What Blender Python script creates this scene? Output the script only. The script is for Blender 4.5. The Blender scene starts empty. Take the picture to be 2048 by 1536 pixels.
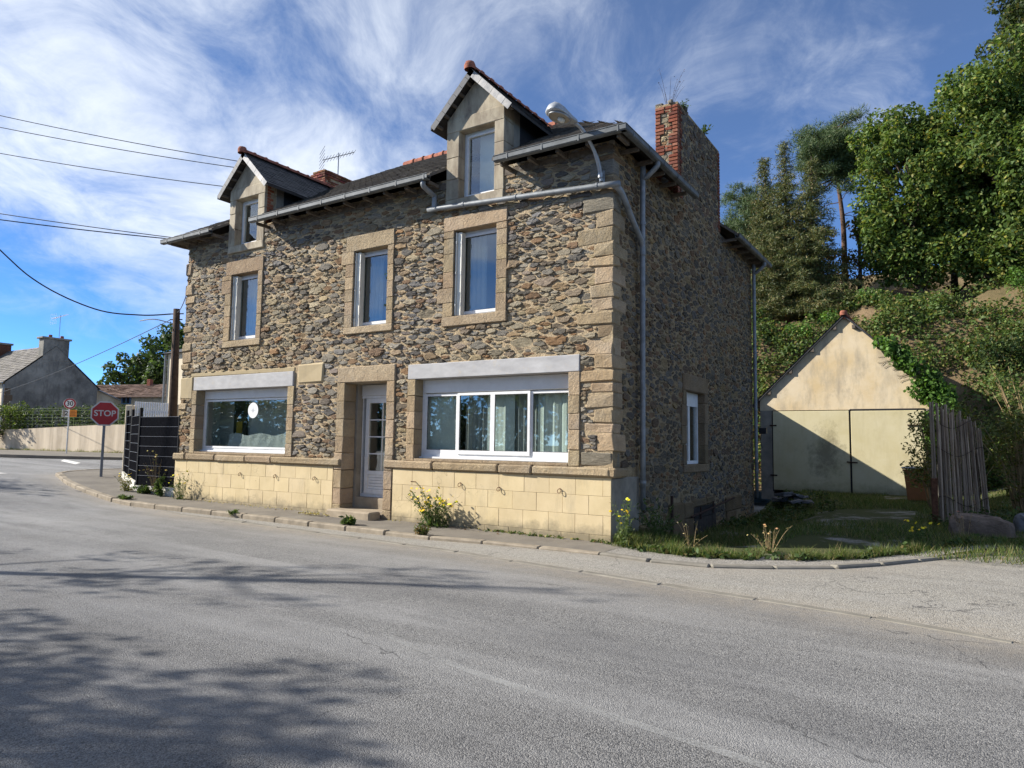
import bpy, math, random
import numpy as np
from mathutils import Vector, Matrix

R = math.radians
rnd = random.Random(7)
nr = np.random.default_rng(11)
scene = bpy.context.scene
COL = scene.collection

# ------------------------------------------------------------------ camera
cam_data = bpy.data.cameras.new('camera')
cam = bpy.data.objects.new('camera', cam_data)
COL.objects.link(cam)
scene.camera = cam
yaw, pitch, roll = R(32.7986), R(4.8241), R(0.8354)
fw = Vector((-math.sin(yaw) * math.cos(pitch), math.cos(yaw) * math.cos(pitch), math.sin(pitch)))
rt = Vector((math.cos(yaw), math.sin(yaw), 0))
up = rt.cross(fw)
r2 = rt * math.cos(roll) + up * math.sin(roll)
u2 = -rt * math.sin(roll) + up * math.cos(roll)
cam.matrix_world = Matrix(((r2.x, u2.x, -fw.x, 4.88), (r2.y, u2.y, -fw.y, -10.681), (r2.z, u2.z, -fw.z, 1.6), (0, 0, 0, 1)))
cam_data.lens = 24.568
cam_data.sensor_width = 36
cam_data.clip_end = 2000
cam_data.clip_start = 0.05

# ------------------------------------------------------------------ sky, sun, exposure
SUN_EL = R(30)
SUN_TO = Vector((0.895 * math.cos(SUN_EL), 0.447 * math.cos(SUN_EL), -math.sin(SUN_EL)))   # the way the light travels
world = bpy.data.worlds.new('World')
scene.world = world
world.use_nodes = True
wt = world.node_tree
wt.nodes.clear()
def wn(t, **kw):
    n = wt.nodes.new(t)
    for k, v in kw.items():
        setattr(n, k, v)
    return n
def wmath(op, a, b=None, clamp=False):
    n = wn('ShaderNodeMath', operation=op, use_clamp=clamp)
    for i, q in enumerate((a, b)):
        if q is None: continue
        if isinstance(q, (int, float)): n.inputs[i].default_value = q
        else: wt.links.new(q, n.inputs[i])
    return n.outputs[0]
sky = wn('ShaderNodeTexSky', sky_type='NISHITA', sun_disc=False)
sky.sun_elevation = SUN_EL
sky.sun_rotation = math.atan2(-SUN_TO.x, -SUN_TO.y)
sky.air_density = 0.5
sky.dust_density = 0.0
sky.ozone_density = 3.6
sky.altitude = 1800
tc = wn('ShaderNodeTexCoord')
sep = wn('ShaderNodeSeparateXYZ')
wt.links.new(tc.outputs['Generated'], sep.inputs[0])
den = wmath('ADD', wmath('MAXIMUM', sep.outputs[2], 0.0), 0.16)
comb = wn('ShaderNodeCombineXYZ')
wt.links.new(wmath('DIVIDE', sep.outputs[0], den), comb.inputs[0])
wt.links.new(wmath('DIVIDE', sep.outputs[1], den), comb.inputs[1])
def wnoise(vec, scale, detail, rough, dist=0.0):
    n = wn('ShaderNodeTexNoise')
    n.inputs['Scale'].default_value = scale
    n.inputs['Detail'].default_value = detail
    n.inputs['Roughness'].default_value = rough
    n.inputs['Distortion'].default_value = dist
    wt.links.new(vec, n.inputs['Vector'])
    return n
def wmap(vec, loc, rot, sc):
    n = wn('ShaderNodeMapping')
    n.inputs['Location'].default_value = loc
    n.inputs['Rotation'].default_value = rot
    n.inputs['Scale'].default_value = sc
    wt.links.new(vec, n.inputs['Vector'])
    return n.outputs[0]
CLOUD_OFF = (-10.7, -10.8, 0)
# the cirrus bands lie along one wind direction
wind = wmap(comb.outputs[0], (0, 0, 0), (0, 0, R(-127.7)), (1, 1, 1))
warp = wnoise(wmap(wind, (5, 2, 0), (0, 0, 0), (.5, .8, 1)), 1.3, 3, 0.5)
wv = wn('ShaderNodeVectorMath', operation='SCALE'); wv.inputs['Scale'].default_value = 0.75
wt.links.new(warp.outputs['Color'], wv.inputs[0])
wadd = wn('ShaderNodeVectorMath', operation='ADD')
wt.links.new(wind, wadd.inputs[0]); wt.links.new(wv.outputs[0], wadd.inputs[1])
map_big = wmap(wadd.outputs[0], CLOUD_OFF, (0, 0, 0), (0.55, 0.9, 1))
n_big = wnoise(map_big, 0.8, 4, 0.5, 0.2)
n_mid = wnoise(wmap(wadd.outputs[0], CLOUD_OFF, (0, 0, 0), (0.8, 1.0, 1)), 2.6, 10, 0.64, 0.5)
n_fine = wnoise(wmap(wadd.outputs[0], (8, 3, 0), (0, 0, 0), (0.9, 1.3, 1)), 7.0, 7, 0.65, 0.5)
cl = wmath('ADD', wmath('MULTIPLY', n_big.outputs[0], 1.25), wmath('MULTIPLY', n_mid.outputs[0], 0.75))
cl = wmath('ADD', cl, wmath('MULTIPLY', n_fine.outputs[0], 0.22))
mr = wn('ShaderNodeMapRange', interpolation_type='SMOOTHSTEP')
mr.inputs['From Min'].default_value = 0.94
mr.inputs['To Min'].default_value = 0.08
mr.inputs['From Max'].default_value = 1.44
mr.inputs['To Max'].default_value = 0.92
wt.links.new(cl, mr.inputs['Value'])
hz = wn('ShaderNodeMapRange')
hz.inputs['From Min'].default_value = 0.02
hz.inputs['From Max'].default_value = 0.28
wt.links.new(sep.outputs[2], hz.inputs['Value'])
cov = wmath('MULTIPLY', mr.outputs[0], hz.outputs[0])
bg1 = wn('ShaderNodeBackground')
SKY_STRENGTH = 0.125
bg1.inputs[1].default_value = SKY_STRENGTH
hsv = wn('ShaderNodeHueSaturation')
hsv.inputs['Saturation'].default_value = 1.2
wt.links.new(sky.outputs[0], hsv.inputs['Color'])
wt.links.new(hsv.outputs[0], bg1.inputs[0])
bg2 = wn('ShaderNodeBackground')
bg2.inputs[0].default_value = (0.86, 0.92, 1.0, 1)
bg2.inputs[1].default_value = 0.66
mixs = wn('ShaderNodeMixShader')
wt.links.new(cov, mixs.inputs[0])
wt.links.new(bg1.outputs[0], mixs.inputs[1])
wt.links.new(bg2.outputs[0], mixs.inputs[2])
wo = wn('ShaderNodeOutputWorld')
wt.links.new(mixs.outputs[0], wo.inputs[0])

sun_data = bpy.data.lights.new('sun', 'SUN')
sun_data.energy = 5.0
sun_data.angle = R(0.53)
sun_data.color = (1.0, 0.945, 0.86)
sun = bpy.data.objects.new('sun', sun_data)
COL.objects.link(sun)
sun.rotation_euler = SUN_TO.to_track_quat('-Z', 'Y').to_euler()
sun.location = (-20, -12, 20)

scene.view_settings.view_transform = 'Standard'
scene.view_settings.look = 'None'
scene.view_settings.gamma = 1
scene.view_settings.exposure = 0.9
scene.cycles.use_denoising = True
scene.cycles.max_bounces = 6
scene.cycles.diffuse_bounces = 3
scene.cycles.transparent_max_bounces = 12
scene.cycles.caustics_reflective = False
scene.cycles.caustics_refractive = False

# ------------------------------------------------------------------ materials
MATS = {}
class NT:
    def __init__(s, name):
        s.m = bpy.data.materials.new(name)
        s.m.use_nodes = True
        s.t = s.m.node_tree
        s.b = s.t.nodes['Principled BSDF']
        s.out = s.t.nodes['Material Output']
        s.g = s.t.nodes.new('ShaderNodeNewGeometry')
        s.pos = s.g.outputs['Position']
        MATS[name] = s.m
    def n(s, t, **kw):
        q = s.t.nodes.new(t)
        for k, v in kw.items():
            setattr(q, k, v)
        return q
    def put(s, sock, v):
        if isinstance(v, (int, float)):
            sock.default_value = v
        elif isinstance(v, (tuple, list)):
            sock.default_value = tuple(v) if len(v) == len(sock.default_value) else tuple(v) + (1,)
        else:
            s.t.links.new(v, sock)
    def mapping(s, sc=(1, 1, 1), rot=(0, 0, 0), vec=None):
        q = s.n('ShaderNodeMapping')
        q.inputs['Scale'].default_value = sc
        q.inputs['Rotation'].default_value = rot
        s.put(q.inputs['Vector'], vec or s.pos)
        return q.outputs[0]
    def noise(s, scale, detail=4, rough=0.55, vec=None, dist=0.0):
        q = s.n('ShaderNodeTexNoise')
        q.inputs['Scale'].default_value = scale
        q.inputs['Detail'].default_value = detail
        q.inputs['Roughness'].default_value = rough
        q.inputs['Distortion'].default_value = dist
        s.put(q.inputs['Vector'], vec or s.pos)
        return q.outputs[0]
    def voro(s, scale, feature='F1', out='Distance', vec=None, rand=1.0):
        q = s.n('ShaderNodeTexVoronoi', feature=feature)
        q.inputs['Scale'].default_value = scale
        q.inputs['Randomness'].default_value = rand
        s.put(q.inputs['Vector'], vec or s.pos)
        return q.outputs[out]
    def rng(s, v, a, b, c=0.0, d=1.0):
        q = s.n('ShaderNodeMapRange')
        for k, x in zip(('From Min', 'From Max', 'To Min', 'To Max'), (a, b, c, d)):
            q.inputs[k].default_value = x
        s.put(q.inputs['Value'], v)
        return q.outputs[0]
    def math(s, op, a, b=0.0, clamp=False):
        q = s.n('ShaderNodeMath', operation=op, use_clamp=clamp)
        s.put(q.inputs[0], a); s.put(q.inputs[1], b)
        return q.outputs[0]
    def mix(s, f, a, b, mode='MIX'):
        q = s.n('ShaderNodeMix', data_type='RGBA', blend_type=mode)
        s.put(q.inputs[0], f); s.put(q.inputs[6], a); s.put(q.inputs[7], b)
        return q.outputs[2]
    def attr(s, name='col'):
        q = s.n('ShaderNodeAttribute', attribute_name=name)
        return q.outputs['Color']
    def z(s):
        q = s.n('ShaderNodeSeparateXYZ')
        s.put(q.inputs[0], s.pos)
        return q.outputs
    def bump(s, h, strength=0.5, dist=0.01, nrm=None):
        q = s.n('ShaderNodeBump')
        q.inputs['Strength'].default_value = strength
        q.inputs['Distance'].default_value = dist
        s.put(q.inputs['Height'], h)
        if nrm: s.put(q.inputs['Normal'], nrm)
        return q.outputs[0]
    def fin(s, col=None, rough=0.8, spec=0.3, nrm=None, metal=0.0):
        if col is not None: s.put(s.b.inputs['Base Color'], col)
        s.put(s.b.inputs['Roughness'], rough)
        s.put(s.b.inputs['Specular IOR Level'], spec)
        s.put(s.b.inputs['Metallic'], metal)
        if nrm is not None: s.put(s.b.inputs['Normal'], nrm)
        return s.m

def simple(name, c, rough=0.7, spec=0.3, var=0.18, scale=6.0, bump=0.25, bscale=40.0, bdist=0.004, metal=0.0):
    m = NT(name)
    f = m.noise(scale, 6, 0.6)
    lo = tuple(x * (1 - var) for x in c); hi = tuple(min(1, x * (1 + var)) for x in c)
    col = m.mix(m.rng(f, 0.3, 0.7), lo, hi)
    nrm = m.bump(m.noise(bscale, 4, 0.6), bump, bdist) if bump else None
    return m.fin(col, rough, spec, nrm, metal)

def build_materials():
    # rubble stone: its own colour in 'col', strata and lichen on top
    m = NT('stone')
    a = m.attr()
    st = m.noise(8, 7, 0.7, m.mapping((1, 1, 7.5)), 0.6)
    fine = m.noise(60, 5, 0.7)
    c = m.mix(m.rng(st, 0.3, 0.7), m.mix(0.5, a, (0.05, 0.045, 0.04)), m.mix(0.25, a, (0.6, 0.5, 0.36)))
    c = m.mix(m.rng(fine, 0.3, 0.75, 0, 0.6), c, m.mix(1.0, c, (0.55, 0.52, 0.48), 'MULTIPLY'))
    lich = m.rng(m.noise(23, 4, 0.7), 0.62, 0.74, 0, 0.45)
    c = m.mix(lich, c, (0.5, 0.46, 0.36))
    h = m.math('ADD', m.math('MULTIPLY', st, 1.0), m.math('MULTIPLY', fine, 0.45))
    m.fin(c, 0.92, 0.12, m.bump(h, 1.0, 0.04))
    # mortar
    m = NT('mortar')
    f1 = m.noise(7, 6, 0.7); f2 = m.noise(45, 5, 0.7)
    c = m.mix(m.rng(f1, 0.35, 0.65), (0.36, 0.275, 0.17), (0.57, 0.455, 0.295))
    c = m.mix(m.rng(f2, 0.4, 0.7, 0, 0.6), c, (0.2, 0.155, 0.11))
    m.fin(c, 0.95, 0.1, m.bump(m.math('ADD', f2, m.math('MULTIPLY', m.noise(14, 4, 0.6), 1.5)), 0.9, 0.03))
    m = NT('shaded_mortar')  # mortar copy darkened and warmed: the side wall's shade is in the colour
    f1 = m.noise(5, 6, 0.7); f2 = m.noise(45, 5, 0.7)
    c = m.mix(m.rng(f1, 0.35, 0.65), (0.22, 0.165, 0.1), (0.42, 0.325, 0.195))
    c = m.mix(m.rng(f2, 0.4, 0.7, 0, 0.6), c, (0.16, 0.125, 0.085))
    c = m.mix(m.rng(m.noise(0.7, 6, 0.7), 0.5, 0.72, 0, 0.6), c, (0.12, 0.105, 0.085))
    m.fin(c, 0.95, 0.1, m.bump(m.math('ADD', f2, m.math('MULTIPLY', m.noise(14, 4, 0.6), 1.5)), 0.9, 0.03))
    # granite, tan
    m = NT('granite')
    f1 = m.noise(3.2, 5, 0.6); sp = m.noise(130, 2, 0.5); f3 = m.noise(28, 5, 0.7)
    c = m.mix(m.rng(f1, 0.3, 0.7), (0.36, 0.265, 0.165), (0.53, 0.41, 0.265))
    c = m.mix(m.rng(sp, 0.42, 0.62, 0, 0.55), c, (0.24, 0.19, 0.14))
    c = m.mix(m.rng(f3, 0.5, 0.7, 0, 0.6), c, (0.24, 0.21, 0.17))
    c = m.mix(m.rng(m.noise(1.1, 6, 0.7), 0.5, 0.7, 0, 0.45), c, (0.34, 0.315, 0.27))
    c = m.mix(1.0, c, m.attr(), 'MULTIPLY')
    h = m.math('ADD', m.math('MULTIPLY', f3, 1.0), m.math('ADD', m.math('MULTIPLY', sp, 0.4), m.math('MULTIPLY', m.noise(9, 4, 0.6), 1.2)))
    m.fin(c, 0.93, 0.1, m.bump(h, 1.0, 0.028))
    # pale limestone of the dormers, stained
    m = NT('dormer_stone')
    zz = m.mapping((1, 1, 0.35))
    f1 = m.noise(2.6, 6, 0.65, zz); f3 = m.noise(35, 5, 0.7)
    c = m.mix(m.rng(f1, 0.35, 0.62), (0.25, 0.205, 0.15), (0.48, 0.42, 0.31))
    c = m.mix(m.rng(m.noise(5, 6, 0.7, zz, 0.4), 0.52, 0.7, 0, 0.75), c, (0.18, 0.14, 0.11))
    c = m.mix(1.0, c, m.attr(), 'MULTIPLY')
    m.fin(c, 0.9, 0.15, m.bump(f3, 0.5, 0.008))
    # cream painted plinth block with splash stains
    m = NT('cream_block')
    f1 = m.noise(2.2, 6, 0.65); f3 = m.noise(30, 5, 0.7)
    c = m.mix(m.rng(f1, 0.3, 0.7), (0.54, 0.43, 0.25), (0.635, 0.515, 0.315))
    zs = m.z()[2]
    edge = m.math('ADD', m.math('MULTIPLY', m.noise(5, 6, 0.7), 0.5), m.math('MULTIPLY', zs, -1.0))
    c = m.mix(m.rng(edge, -0.02, 0.2, 0, 0.85), c, (0.2, 0.17, 0.115))
    c = m.mix(m.rng(m.noise(2.6, 7, 0.72, m.mapping((1.4, 1.4, .35))), 0.53, 0.7, 0, 0.5), c, (0.36, 0.3, 0.2))
    c = m.mix(m.rng(m.noise(14, 6, 0.75), 0.6, 0.8, 0, 0.4), c, (0.4, 0.31, 0.19))
    ck = m.voro(1.4, 'DISTANCE_TO_EDGE', 'Distance', m.n('ShaderNodeVectorMath', operation='ADD').outputs[0])
    va = ck.node.inputs['Vector'].links[0].from_node
    m.put(va.inputs[0], m.pos); wn_ = m.n('ShaderNodeTexNoise'); wn_.inputs['Scale'].default_value = 3; m.put(wn_.inputs['Vector'], m.pos)
    m.put(va.inputs[1], wn_.outputs['Color'])
    crk = m.math('MULTIPLY', m.rng(ck, 0.0, 0.006, 1, 0), m.rng(m.noise(0.8, 2, 0.5), 0.52, 0.6))
    c = m.mix(crk, c, (0.2, 0.155, 0.09))
    c = m.mix(1.0, c, m.attr(), 'MULTIPLY')
    m.fin(c, 0.85, 0.2, m.bump(f3, 0.35, 0.006))
    # cast concrete lintel
    m = NT('concrete')
    f1 = m.noise(2.4, 6, 0.65, m.mapping((1, 1, 2.2))); f3 = m.noise(60, 4, 0.6)
    c = m.mix(m.rng(f1, 0.3, 0.7), (0.33, 0.325, 0.325), (0.48, 0.475, 0.47))
    c = m.mix(m.rng(m.noise(6, 6, 0.7), 0.58, 0.75, 0, 0.6), c, (0.5, 0.43, 0.32))
    m.fin(c, 0.85, 0.2, m.bump(f3, 0.3, 0.004))
    # grimy cement render
    m = NT('render')
    f1 = m.noise(1.6, 7, 0.68); f3 = m.noise(40, 5, 0.7)
    c = m.mix(m.rng(f1, 0.3, 0.7), (0.17, 0.155, 0.13), (0.34, 0.31, 0.255))
    m.fin(c, 0.95, 0.1, m.bump(f3, 0.6, 0.012))
    # brick
    m = NT('brick')
    f1 = m.noise(12, 6, 0.7); f3 = m.noise(60, 4, 0.7)
    c = m.mix(1.0, m.attr(), m.mix(m.rng(f1, 0.3, 0.7), (0.65, 0.6, 0.55), (1.0, 1.0, 1.0)), 'MULTIPLY')
    m.fin(c, 0.92, 0.15, m.bump(f3, 0.6, 0.006))
    # slate
    m = NT('slate')
    f1 = m.noise(3.5, 6, 0.7); f3 = m.noise(50, 4, 0.6)
    c = m.mix(m.rng(f1, 0.32, 0.72), (0.022, 0.024, 0.028), (0.062, 0.06, 0.058))
    c = m.mix(m.rng(m.noise(16, 5, 0.75), 0.63, 0.75, 0, 0.4), c, (0.17, 0.16, 0.12))
    c = m.mix(1.0, c, m.attr(), 'MULTIPLY')
    m.fin(c, 0.62, 0.35, m.bump(f3, 0.3, 0.004))
    # weathered main roof slate, browner
    m = NT('old_slate')
    f1 = m.noise(2.2, 6, 0.7)
    c = m.mix(m.rng(f1, 0.3, 0.7), (0.075, 0.066, 0.058), (0.15, 0.132, 0.11))
    c = m.mix(m.rng(m.noise(24, 5, 0.75), 0.6, 0.75, 0, 0.5), c, (0.22, 0.2, 0.15))
    c = m.mix(1.0, c, m.attr(), 'MULTIPLY')
    m.fin(c, 0.8, 0.25, m.bump(m.noise(50, 4, 0.6), 0.35, 0.005))
    simple('terracotta', (0.25, 0.095, 0.062), 0.9, 0.15, 0.5, 9, 0.5, 45, 0.006)
    simple('zinc', (0.12, 0.13, 0.135), 0.6, 0.3, 0.35, 5, 0.12, 20, 0.003, 0.1)
    simple('zinc_pipe', (0.2, 0.212, 0.22), 0.5, 0.4, 0.25, 8, 0.1, 20, 0.003, 0.2)
    simple('weathered_timber', (0.13, 0.11, 0.09), 0.9, 0.15, 0.35, 14, 0.4, 40, 0.004)
    simple('dark_timber', (0.045, 0.04, 0.036), 0.8, 0.2, 0.3, 12, 0.4, 30, 0.006)
    simple('black_board', (0.02, 0.02, 0.022), 0.7, 0.3, 0.3, 9, 0.2)
    simple('white_frame', (0.72, 0.725, 0.72), 0.4, 0.4, 0.09, 7, 0)
    simple('cream_paint', (0.70, 0.67, 0.58), 0.5, 0.4, 0.06, 5, 0.1)
    simple('shutter_box', (0.66, 0.66, 0.65), 0.45, 0.4, 0.06, 5, 0)
    simple('curtain', (0.78, 0.82, 0.78), 0.95, 0.1, 0.08, 3, 0.3, 80)
    simple('grey_curtain', (0.4, 0.41, 0.41), 0.95, 0.1, 0.1, 3, 0.3, 80)
    simple('yellow_curtain', (0.5, 0.34, 0.05), 0.9, 0.1, 0.1, 3, 0)
    simple('plaster', (0.66, 0.67, 0.65), 0.95, 0.1, 0.06, 1, 0)
    simple('white_sheet', (0.55, 0.57, 0.58), 0.6, 0.3, 0.06, 2, 0.5, 5, 0.05)
    simple('steel', (0.3, 0.31, 0.32), 0.5, 0.5, 0.2, 10, 0.1, 30, 0.003, 0.7)
    simple('sign_grey', (0.2, 0.21, 0.225), 0.5, 0.5, 0.08, 4, 0, metal=0.3)
    simple('galvanised', (0.5, 0.52, 0.53), 0.5, 0.5, 0.12, 8, 0, metal=0.4)
    simple('sign_red', (0.32, 0.018, 0.022), 0.45, 0.4, 0.06, 6, 0)
    simple('sign_white', (0.72, 0.73, 0.73), 0.4, 0.4, 0.05, 6, 0)
    simple('sign_border', (0.5, 0.515, 0.53), 0.4, 0.4, 0.05, 6, 0)
    simple('sign_black', (0.012, 0.012, 0.014), 0.5, 0.4, 0.05, 6, 0)
    simple('sign_orange', (0.75, 0.26, 0.035), 0.5, 0.4, 0.08, 6, 0)
    simple('fence_black', (0.011, 0.0115, 0.014), 0.95, 0.0, 0.25, 20, 0.3, 60, 0.004)
    simple('fence_metal', (0.012, 0.0125, 0.015), 0.7, 0.1, 0.1, 6, 0)
    simple('wire_grey', (0.11, 0.115, 0.13), 0.4, 0.5, 0.1, 6, 0)
    simple('black_cable', (0.012, 0.012, 0.014), 0.6, 0.3, 0.1, 6, 0)
    simple('pole_wood', (0.075, 0.052, 0.038), 0.9, 0.15, 0.35, 9, 0.5, 30, 0.006)
    simple('rust', (0.13, 0.06, 0.035), 0.95, 0.15, 0.45, 18, 0.6, 60, 0.006)
    simple('rust_dark', (0.05, 0.03, 0.024), 0.9, 0.2, 0.4, 18, 0.5, 60, 0.005)
    simple('white_picket', (0.78, 0.79, 0.8), 0.5, 0.4, 0.06, 4, 0)
    simple('lamp_shell', (0.33, 0.345, 0.36), 0.5, 0.4, 0.2, 12, 0.1, 30, 0.003, 0.3)
    simple('lamp_inner', (0.3, 0.27, 0.22), 0.6, 0.4, 0.15, 12, 0)
    simple('bulb', (0.6, 0.6, 0.55), 0.15, 0.5, 0.05, 5, 0)
    simple('bin_brown', (0.4, 0.16, 0.06), 0.55, 0.4, 0.12, 6, 0.1)
    simple('bin_lid', (0.35, 0.36, 0.37), 0.6, 0.35, 0.2, 8, 0.2)
    simple('bark', (0.11, 0.085, 0.065), 0.95, 0.1, 0.4, 9, 0.9, 25, 0.03)
    simple('pine_bark', (0.115, 0.075, 0.055), 0.95, 0.1, 0.45, 8, 0.9, 20, 0.03)
    simple('stem', (0.11, 0.15, 0.05), 0.8, 0.2, 0.3, 10, 0)
    simple('dry_stem', (0.33, 0.24, 0.13), 0.9, 0.1, 0.3, 10, 0)
    simple('rock', (0.17, 0.125, 0.095), 0.9, 0.2, 0.4, 4, 0.9, 14, 0.03)
    simple('rubble_slate', (0.12, 0.12, 0.125), 0.9, 0.2, 0.35, 6, 0.6, 30, 0.01)
    simple('blue_paint', (0.12, 0.2, 0.32), 0.5, 0.4, 0.1, 6, 0)
    simple('kerb_stone', (0.27, 0.23, 0.175), 0.92, 0.15, 0.28, 5, 0.6, 50, 0.008)
    simple('gutter_stone', (0.2, 0.185, 0.155), 0.92, 0.15, 0.22, 4, 0.5, 60, 0.006)
    simple('step_stone', (0.31, 0.255, 0.185), 0.92, 0.15, 0.25, 4, 0.6, 50, 0.008)
    simple('white_plinth', (0.62, 0.60, 0.53), 0.9, 0.15, 0.16, 3, 0.4, 40, 0.006)
    simple('cream_house', (0.66, 0.57, 0.42), 0.9, 0.15, 0.1, 1.5, 0.3, 30, 0.006)
    # bamboo cane
    m = NT('cane')
    f1 = m.noise(20, 5, 0.7, m.mapping((1, 1, 0.12)))
    c = m.mix(m.rng(f1, 0.3, 0.7), (0.16, 0.11, 0.08), (0.46, 0.36, 0.26))
    c = m.mix(1.0, c, m.attr(), 'MULTIPLY')
    m.fin(c, 0.75, 0.3, m.bump(f1, 0.3, 0.004))
    # ochre stained wall (garage gable, low houses)
    m = NT('ochre_wall')
    f1 = m.noise(0.75, 7, 0.68); f2 = m.noise(2.0, 7, 0.7, m.mapping((1, 1, 0.3)))
    c = m.mix(m.rng(f1, 0.35, 0.65), (0.57, 0.44, 0.255), (0.66, 0.555, 0.39))
    c = m.mix(m.rng(f2, 0.47, 0.66, 0, 0.8), c, (0.34, 0.29, 0.215))
    c = m.mix(m.rng(m.noise(0.45, 5, 0.6), 0.5, 0.62, 0, 0.55), c, (0.66, 0.57, 0.42))
    c = m.mix(m.rng(m.noise(1.3, 8, 0.75), 0.56, 0.72, 0, 0.6), c, (0.3, 0.25, 0.18))
    m.fin(c, 0.92, 0.15, m.bump(m.noise(25, 6, 0.7), 0.4, 0.015))
    m = NT('garage_door')
    f1 = m.noise(0.9, 6, 0.65); f2 = m.noise(3.0, 6, 0.7, m.mapping((1, 1, 0.15)))
    c = m.mix(m.rng(f1, 0.3, 0.7), (0.5, 0.435, 0.245), (0.6, 0.54, 0.36))
    c = m.mix(m.rng(f2, 0.5, 0.75, 0, 0.4), c, (0.36, 0.31, 0.18))
    zz = m.z()
    dx = m.math('MULTIPLY', m.math('SUBTRACT', zz[0], 0.85), 1.1)
    dz = m.math('MULTIPLY', m.math('SUBTRACT', zz[2], 1.35), 0.62)
    rr = m.math('SQRT', m.math('ADD', m.math('MULTIPLY', dx, dx), m.math('MULTIPLY', dz, dz)))
    spot = m.math('SUBTRACT', m.math('MULTIPLY', m.noise(2.6, 8, 0.78), 2.0), rr)
    c = m.mix(m.rng(spot, 0.35, 0.85, 0, 0.6), c, (0.09, 0.075, 0.045))
    c = m.mix(m.rng(m.noise(1.7, 9, 0.8), 0.56, 0.72, 0, 0.35), c, (0.3, 0.25, 0.15))
    low = m.math('SUBTRACT', m.math('MULTIPLY', m.noise(3, 6, 0.7), 0.9), zz[2])
    c = m.mix(m.rng(low, 0.05, 0.4, 0, 0.6), c, (0.17, 0.16, 0.08))
    m.fin(c, 0.6, 0.35, m.bump(m.noise(20, 4, 0.6), 0.15, 0.005))
    # grey mottled gable
    m = NT('grey_gable')
    f1 = m.noise(0.55, 8, 0.7); f2 = m.noise(1.6, 8, 0.7, m.mapping((1, 1, 0.35)))
    c = m.mix(m.rng(f1, 0.35, 0.65), (0.13, 0.125, 0.11), (0.34, 0.32, 0.275))
    c = m.mix(m.rng(f2, 0.5, 0.68, 0, 0.7), c, (0.09, 0.085, 0.08))
    c = m.mix(m.rng(m.noise(3.2, 6, 0.7), 0.58, 0.7, 0, 0.5), c, (0.36, 0.34, 0.28))
    m.fin(c, 0.95, 0.1, m.bump(m.noise(15, 6, 0.7), 0.4, 0.02))
    # retaining wall with vertical streaks
    m = NT('streaked_wall')
    f2 = m.noise(1.1, 6, 0.65, m.mapping((1.3, 1.3, 0.12)))
    c = m.mix(m.rng(f2, 0.35, 0.62), (0.66, 0.56, 0.42), (0.42, 0.35, 0.26))
    c = m.mix(m.rng(m.noise(2, 6, 0.7), 0.5, 0.75, 0, 0.3), c, (0.7, 0.62, 0.5))
    m.fin(c, 0.9, 0.15, m.bump(m.noise(15, 5, 0.6), 0.2, 0.01))
    m = NT('grey_tile_roof')
    f1 = m.noise(2.0, 6, 0.7)
    c = m.mix(m.rng(f1, 0.3, 0.7), (0.13, 0.12, 0.105), (0.25, 0.23, 0.2))
    c = m.mix(1.0, c, m.attr(), 'MULTIPLY')
    m.fin(c, 0.9, 0.15)
    m = NT('red_tile_roof')
    f1 = m.noise(2.4, 6, 0.7)
    c = m.mix(m.rng(f1, 0.3, 0.7), (0.2, 0.13, 0.1), (0.33, 0.235, 0.19))
    c = m.mix(m.rng(m.noise(9, 5, 0.7), 0.55, 0.7, 0, 0.6), c, (0.17, 0.14, 0.11))
    c = m.mix(1.0, c, m.attr(), 'MULTIPLY')
    m.fin(c, 0.9, 0.15)
    # glass: a real pane, part mirror by angle, part see-through
    m = NT('glass')
    lw = m.n('ShaderNodeLayerWeight'); lw.inputs['Blend'].default_value = 0.5
    refl = m.math('ADD', 0.115, m.math('MULTIPLY', m.math('POWER', lw.outputs['Facing'], 4.0), 0.85), True)
    gl = m.n('ShaderNodeBsdfGlossy'); gl.inputs['Roughness'].default_value = 0.015
    gl.inputs['Color'].default_value = (0.95, 0.97, 1, 1)
    nb = m.bump(m.noise(0.9, 1, 0.4), 0.10, 0.05)
    m.put(gl.inputs['Normal'], nb)
    tr = m.n('ShaderNodeBsdfTransparent'); tr.inputs['Color'].default_value = (0.88, 0.92, 0.90, 1)
    mx = m.n('ShaderNodeMixShader')
    m.put(mx.inputs[0], refl); m.put(mx.inputs[1], tr.outputs[0]); m.put(mx.inputs[2], gl.outputs[0])
    m.t.links.new(mx.outputs[0], m.out.inputs['Surface'])
    # asphalt of the main road
    for nm, dark, light, big, dusty in (('asphalt', (0.05, 0.05, 0.052), (0.33, 0.322, 0.305), 120, 1.0), ('lane_asphalt', (0.11, 0.105, 0.095), (0.46, 0.44, 0.39), 78, 0.6)):
        m = NT(nm)
        ag = m.voro(big, 'F1', 'Color'); agd = m.voro(big, 'F1', 'Distance')
        f1 = m.noise(1.1, 6, 0.65)
        f0 = m.noise(160, 3, 0.7)
        bw = m.n('ShaderNodeRGBToBW'); m.put(bw.inputs[0], ag)
        c = m.mix(m.rng(m.math('ADD', m.math('MULTIPLY', bw.outputs[0], 0.75), m.math('MULTIPLY', f0, 0.5)), 0.3, 1.0), dark, light)
        # traffic-polished and dusty wheel tracks run along the road
        tr = m.noise(0.9, 5, 0.6, m.mapping((0.16, 1.5, 1), (0, 0, R(12))), 0.5)
        c = m.mix(m.rng(tr, 0.44, 0.66, 0, 0.85 * dusty), c, m.mix(0.5, c, (0.35, 0.345, 0.335)))
        c = m.mix(m.rng(m.noise(0.55, 5, 0.6, m.mapping((.35, 1.3, 1))), 0.5, 0.66, 0, 0.6), c, m.mix(0.55, c, (0.05, 0.05, 0.054)))
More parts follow.
